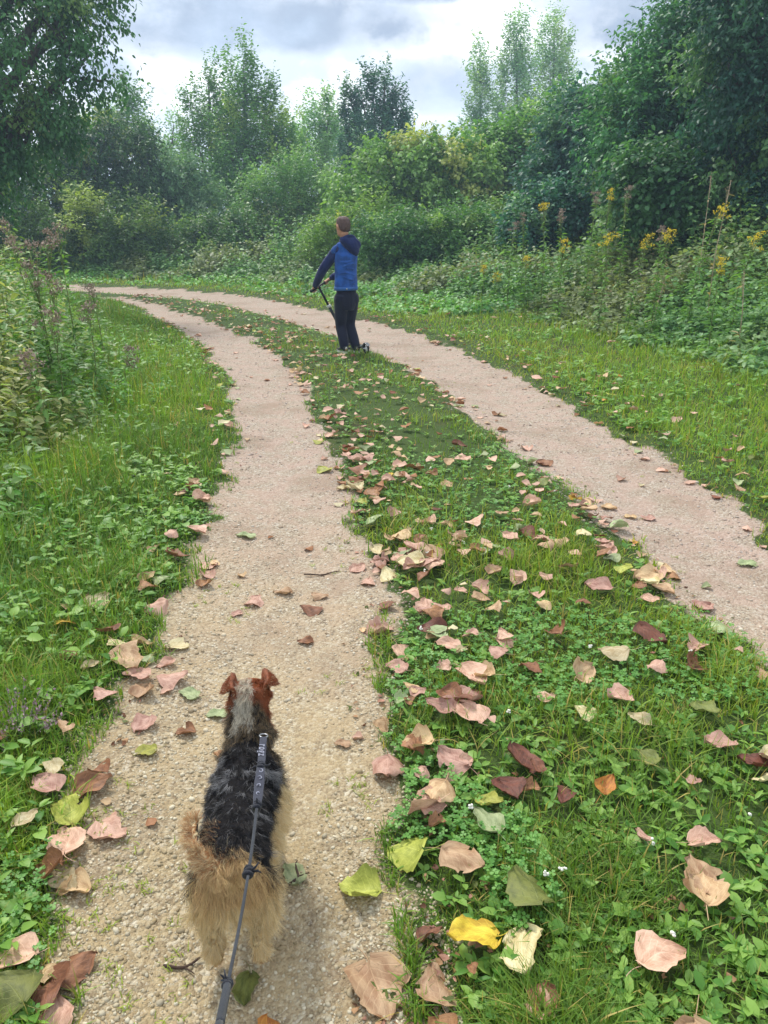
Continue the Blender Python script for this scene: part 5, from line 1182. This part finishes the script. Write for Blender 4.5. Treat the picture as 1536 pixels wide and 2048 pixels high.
def coat(P, r):
    x, y, z = P[:, 0], P[:, 1], P[:, 2]; n = len(P); c = np.tile(BLACK, (n, 1)) * r.uniform(.6, 1.6, (n, 1)); gt = r.random(n) < .14; c[gt] = P_(74, 66, 60) * r.uniform(.7, 1.4, (gt.sum(), 1))
    ns = vnoise(x * 1.0 + z, y - x * .5, 42, 300)
    silver = ((ns > .63) & (y > .01) & (r.random(n) < .75)) | (r.random(n) < .05); c[silver] = SILV * r.uniform(.5, 1.25, (silver.sum(), 1))
    low = z < .205 + .012 * (vnoise(x, y, 60, 301) - .5) - .02 * (y > .18)
    gold = GOLD * r.uniform(.65, 1.25, (n, 1)); pale = PALE * r.uniform(.8, 1.1, (n, 1)); gold = np.where(r.random((n, 1)) < .50, pale, gold)
    c[low] = gold[low]
    low = low | ((x > .046) & (z < .243) & (y < .24) & (y > 0)); c[low] = gold[low]
    mixl = (z < .235) & ~low & (r.random(n) < .35); c[mixl] = gold[mixl] * .8
    rumpz = y < -.034 - .022 * (r.random(n) - .5) - .02 * (ns - .5); c[rumpz] = np.where(r.random((n, 1)) < .55, GOLD * 1.0, TAN * r.uniform(.6, 1.2, (n, 1)))[rumpz]; rr = rumpz & (z < .2); c[rr] = gold[rr]
    nk = (y > .255) & (z > .24) & ~low; q = r.random(n); g = np.where(q[:, None] < .35, BLACK * 1.3, np.where(q[:, None] < .72, GREYB * r.uniform(.6, 1.3, (n, 1)), P_(168, 142, 104) * r.uniform(.7, 1.2, (n, 1)))); c[nk] = g[nk]
    hdm = (y > .322) & (z > .30); c[hdm] = (RUST * r.uniform(.7, 1.35, (n, 1)))[hdm]
    nape = (y > .285) & (y < .372) & (z > .30) & (x < .004 + (.37 - y) * .10) & (x > -.024 - (.37 - y) * .10) & (r.random(n) < .86); c[nape] = (CREAM * r.uniform(.85, 1.35, (n, 1)))[nape]
    tl = (z > .272) & (y < .03) & (x < -.022) | (z > .285) & (y < -.04); c[tl] = np.where(r.random((tl.sum(), 1)) < .38, PALE, P_(192, 144, 98)) * r.uniform(.65, 1.2, (tl.sum(), 1))
    tin = tl & (x > -.056) & (y > -.05) & (r.random(n) < .75); c[tin] = BLACK * 2
    paw = z < .03; c[paw] = (P_(190, 150, 98) * r.uniform(.7, 1.1, (n, 1)))[paw]
    return c
def combd(P, Nn):
    x, y, z = P[:, 0], P[:, 1], P[:, 2]; n = len(P); d = np.zeros((n, 3))
    d[:, 1] = -.9; d[:, 2] = -.30; d[:, 0] = x * 3
    low = z < .2; d[low] = [0, -.25, -1.0]; d[low, 0] = np.sign(x[low]) * .25
    rp = (y < -.02) & (z < .26); d[rp] = [0, -.12, -1.1]; d[rp, 0] = np.sign(x[rp]) * .15
    h = (y > .33) & (z > .3); d[h] = [0, -.9, .1]
    tl = (z > .272) & (y < .03) & (x < -.022) | (z > .285) & (y < -.04); m = tl.sum(); d[tl] = np.stack([np.full(m, -.5), np.full(m, .0), np.full(m, .15)], 1)
    return d
def lend(P):
    x, y, z = P[:, 0], P[:, 1], P[:, 2]
    L = np.full(len(P), .034); L[z < .2] = .052; L[(y < -.02) & (z < .26)] = .036; wv_ = (y < -.02) & (z < .25) & (vnoise(x, z, 70, 303) > .62); L[wv_] = .075; L[(z < .12)] = .040; L[z < .05] = .022; L[z < .022] = .008
    L[(y > .33) & (z > .3)] = .014; L[(y > .385) & (z > .3)] = .012; L[(y > .28) & (y <= .34) & (z > .3)] = .034
    tl = (z > .272) & (y < .03) & (x < -.022) | (z > .285) & (y < -.04); L[tl] = .030
    sideR = (x > .05) & (z < .24) & (z > .14) & (y > .05); L[sideR] = .055; return L
vc = np.zeros(len(body.data.vertices) * 3, np.float32); body.data.vertices.foreach_get('co', vc); vc = vc.reshape(-1, 3).astype(float)
cb_ = coat(vc, np.random.default_rng(1)) * .8; sad = (vc[:, 1] > -.03) & (vc[:, 1] < .26) & (vc[:, 2] > .2) & (vc[:, 0] > -.06); cb_[sad] = BLACK
ca = body.data.color_attributes.new('col', 'FLOAT_COLOR', 'POINT'); c4 = np.ones((len(vc), 4), np.float32); c4[:, :3] = cb_; ca.data.foreach_set('color', c4.ravel())
fur_on('coat_hair', body.data, coat, combd, lend, 150000, 7, .00030, dog, M_HAIR, 5, lift=.26, curl=.15, clump=.0065)
# ears: short folded flaps with their own short hair
for s in (-1, 1):
    bm = bmesh.new(); g = []
    for i in range(9):
        t_ = i / 8; row = []
        for j in range(7):
            v = j / 6 * 2 - 1; w_ = .031 * math.sqrt(max(0, 1 - t_ ** 3)) + .003
            up_ = .034 * math.sin(min(1, t_ / .55) * 1.5708) - .030 * max(0, t_ - .5) / .5
            outx = .010 * t_ + .026 * max(0, t_ - .35) / .65; yy = v * w_ + .004 * (v * v) - .004
            row.append(bm.verts.new(hd(s * (.033 + outx - .006 * v * v), yy * 1.0 - .010 + .006 * t_, .018 + up_ + (.006 if s > 0 else -.004) * t_)))
        g.append(row)
    for a, b in zip(g, g[1:]):
        for j in range(6): bm.faces.new((a[j], a[j + 1], b[j + 1], b[j]))
    bmesh.ops.recalc_face_normals(bm, faces=bm.faces); bmesh.ops.solidify(bm, geom=bm.faces[:], thickness=.0035)
    bmesh.ops.recalc_face_normals(bm, faces=bm.faces)
    ear = bm_obj('ear', bm, m_plain('rust_ear', lin(120, 68, 42), .8, bump=.4, bscale=500, var=.3), dog)
    fur_on('ear_hair', ear.data, lambda P, r: np.where(r.random((len(P), 1)) < .06, PALE, RUST) * r.uniform(.55, 1.3, (len(P), 1)), lambda P, Nn: np.tile([s * .8, -.1, .1], (len(P), 1)), lambda P: np.full(len(P), .007), 2600, 3, .0004, ear, M_HAIR, 9, lift=.35)
for s in (-1, 1):
    bm = bmesh.new(); bmesh.ops.create_uvsphere(bm, u_segments=12, v_segments=8, radius=.006); o = bm_obj('eye', bm, M_SHOE, dog); o.location = hd(s * .026, .038, .006)
bm = bmesh.new(); limb(bm, [hd(-.004, .100, -.030), hd(.004, .100, -.030)], [.0075, .0075], 10); bm_obj('nose', bm, M_SHOE, dog)

# leash: sewn webbing sleeve, knots, cord and thicker handle end
A = Vector(pix(527, 1475, .345)); B1 = Vector(pix(522, 1532, .372)); B2 = Vector(pix(514, 1612, .405)); C1 = Vector(pix(497, 1745, .470)); D1 = Vector(pix(455, 1968, .600)); E1 = Vector(pix(439, 2050, .665))
tipdir = (E1 - D1).normalized(); F1 = E1 + tipdir * .25 + Vector((0, 0, .05))
leash = empty('leash', A); tag(leash, 'dark grey dog leash rising from the dog back toward the bottom edge', 'leash')
LO = A.copy()
M_WEB = cloth('leash_webbing', lin(44, 46, 58), .75, 1500, .12, .3); M_CORD = cloth('leash_cord', lin(40, 44, 52), .7, 1800, .2, .5); M_KNOT = cloth('leash_knot', lin(30, 32, 40), .7, 1500, .2, .5)
camv = Vector((0, 0, CAM_H))
def strap(name, p0, p1, w0, w1, th, M, parent, bulge=.0, n=14):
    bm = bmesh.new(); d = (p1 - p0).normalized(); vw = (camv - (p0 + p1) / 2).normalized(); s = d.cross(vw).normalized(); nn = s.cross(d).normalized(); rows = []
    for i in range(n):
        t_ = i / (n - 1); w_ = (w0 * (1 - t_) + w1 * t_) * (1 + bulge * math.sin(math.pi * t_)) * (1 + .03 * math.sin(t_ * 19)); c = p0.lerp(p1, t_) + nn * .0015 * math.sin(t_ * 9)
        rows.append([bm.verts.new(c - LO + s * w_ * a + nn * th * b) for a, b in ((-.5, -.5), (-.5, .3), (-.35, .5), (.35, .5), (.5, .3), (.5, -.5))])
    for a, b in zip(rows, rows[1:]):
        for k in range(6): bm.faces.new((a[k], a[(k + 1) % 6], b[(k + 1) % 6], b[k]))
    bm.faces.new(list(reversed(rows[0]))); bm.faces.new(rows[-1]); bmesh.ops.recalc_face_normals(bm, faces=bm.faces)
    return bm_obj(name, bm, M, parent, False), s, nn, d
w1_, s1, n1, d1_ = strap('webbing', A, B1 + (A - B1) * .06, .0150, .0160, .004, M_WEB, leash)
w2_, s2, n2, d2_ = strap('webbing', B1 + (B2 - B1) * .06, B2, .0160, .0150, .005, M_WEB, leash, .22)
def letters(txt, c, s, n, d, size, parent, name='lettering', color=M_WHT):
    cu = bpy.data.curves.new('t', 'FONT'); cu.body = txt; cu.size = size; cu.space_character = 1.3; cu.extrude = .0003; cu.align_x = 'CENTER'; cu.align_y = 'CENTER'; cu.offset = .0004
    o = bpy.data.objects.new('t', cu); COL.objects.link(o); dg = bpy.context.evaluated_depsgraph_get(); me = bpy.data.meshes.new_from_object(o.evaluated_get(dg)); COL.objects.unlink(o); bpy.data.objects.remove(o)
    me.materials.clear(); o = link(name, me, color, parent); M4 = Matrix((d, n.cross(d), n)).transposed().to_4x4(); M4.translation = c - LO; o.matrix_local = M4; return o
M_PRINT = m_plain('grey_print', lin(132, 134, 148), .7)
letters('rogz', A.lerp(B1, .52) + n1 * .0042, s1, n1, d1_, .024, w1_, color=M_PRINT)
# curled ornament printed on the second sleeve
bm = bmesh.new()
for k in range(4):
    c = B1.lerp(B2, .18 + .19 * k) + n2 * .0044 - LO; r0 = .0062 - .0006 * k
    pts = [c + (s2 * math.cos(a + k) * .9 + d2_ * math.sin(a + k) * 1.5) * r0 * (.35 + .65 * a / 4.8) for a in [i * .4 for i in range(13)]]
    tube(bm, pts, [.0004 + .0009 * math.sin(math.pi * i / 12) for i in range(13)], 5)
bm_obj('ornament', bm, M_PRINT, w2_)
def knot(c, d, r, name='knot', M=M_KNOT, tails=True, seed=0):
    jr = random.Random(seed); bm = bmesh.new(); c = c - LO; u = d.orthogonal().normalized(); v = d.cross(u)
    for q in range(3):
        off = d * r * (.7 * q - .7); pts = [c + off + (u * math.cos(a) + v * math.sin(a)) * r * (.62 + .1 * math.sin(a + q)) + d * r * .35 * math.sin(a + q * 2) for a in [i * .524 for i in range(13)]]
        tube(bm, pts, r * .42, 8)
    if tails:
        for q in range(2):
            a = u * jr.uniform(-1, 1) + v * jr.uniform(-1, 1); a.normalize(); tube(bm, [c, c + a * r * 1.6, c + a * r * 2.2 + d * r * .8 * (1 if q else -1)], [r * .25, r * .2, r * .12], 6)
    bm_obj(name, bm, M, leash)
knot(B1, d1_, .0085, seed=1); knot(B2, d2_, .0085, seed=2); knot(C1, (C1 - B2).normalized(), .0088, seed=3); knot(D1, tipdir, .0062, seed=4)
def cord(p0, p1, r0, r1, sag=.0, name='cord'):
    bm = bmesh.new(); pts = [p0.lerp(p1, i / 12) - LO + Vector((0, 0, -sag * math.sin(math.pi * i / 12))) for i in range(13)]
    tube(bm, pts, [r0 + (r1 - r0) * i / 12 for i in range(13)], 9); bm_obj(name, bm, M_CORD, leash)
cord(B2, C1, .0030, .0026, .004); cord(C1, D1, .0024, .0022, .006); cord(D1, E1, .0048, .0048, 0, 'handle'); cord(E1, F1, .0048, .0048, -.01, 'handle')
side = tipdir.cross((camv - D1).normalized()); bm = bmesh.new(); tube(bm, [D1 - LO, D1 - LO + side * .006 + Vector((0, 0, .006)), D1 - LO + side * .024 + Vector((0, 0, .004))], [.0014, .0013, .001], 6); bm_obj('loose_end', bm, M_CORD, leash)
# metal clip ring on the back
bm = bmesh.new(); dR = (A - B1).normalized(); u = dR.orthogonal().normalized(); v = dR; c = Vector((0, 0, 0)) + dR * .009
tube(bm, [c + (s1 * math.cos(a) + dR * math.sin(a)) * .009 for a in [i * .4488 for i in range(15)]], .0017, 8, False); bm_obj('ring', bm, M_SILV, leash)
# ------------------------------------------------------------------ thin blue volume added to lift the dark foliage shadows
def m_shadow_lift_haze():
    m = bpy.data.materials.new('shadow_lift_haze'); m.use_nodes = True; t = NT(m.node_tree)
    v = t.n('VolumePrincipled', {'Color': (.58, .78, 1.0, 1), 'Density': .0029, 'Anisotropy': .35})
    t.n('OutputMaterial', {1: v.outputs[0]}); return m
bm = bmesh.new(); bmesh.ops.create_cube(bm, size=1.0)
for v in bm.verts: v.co = Vector((v.co.x * 900, v.co.y * 900, (v.co.z + .5) * 24 - 1.5))
tag(bm_obj('added_haze', bm, m_shadow_lift_haze(), None, False), kind='stuff')
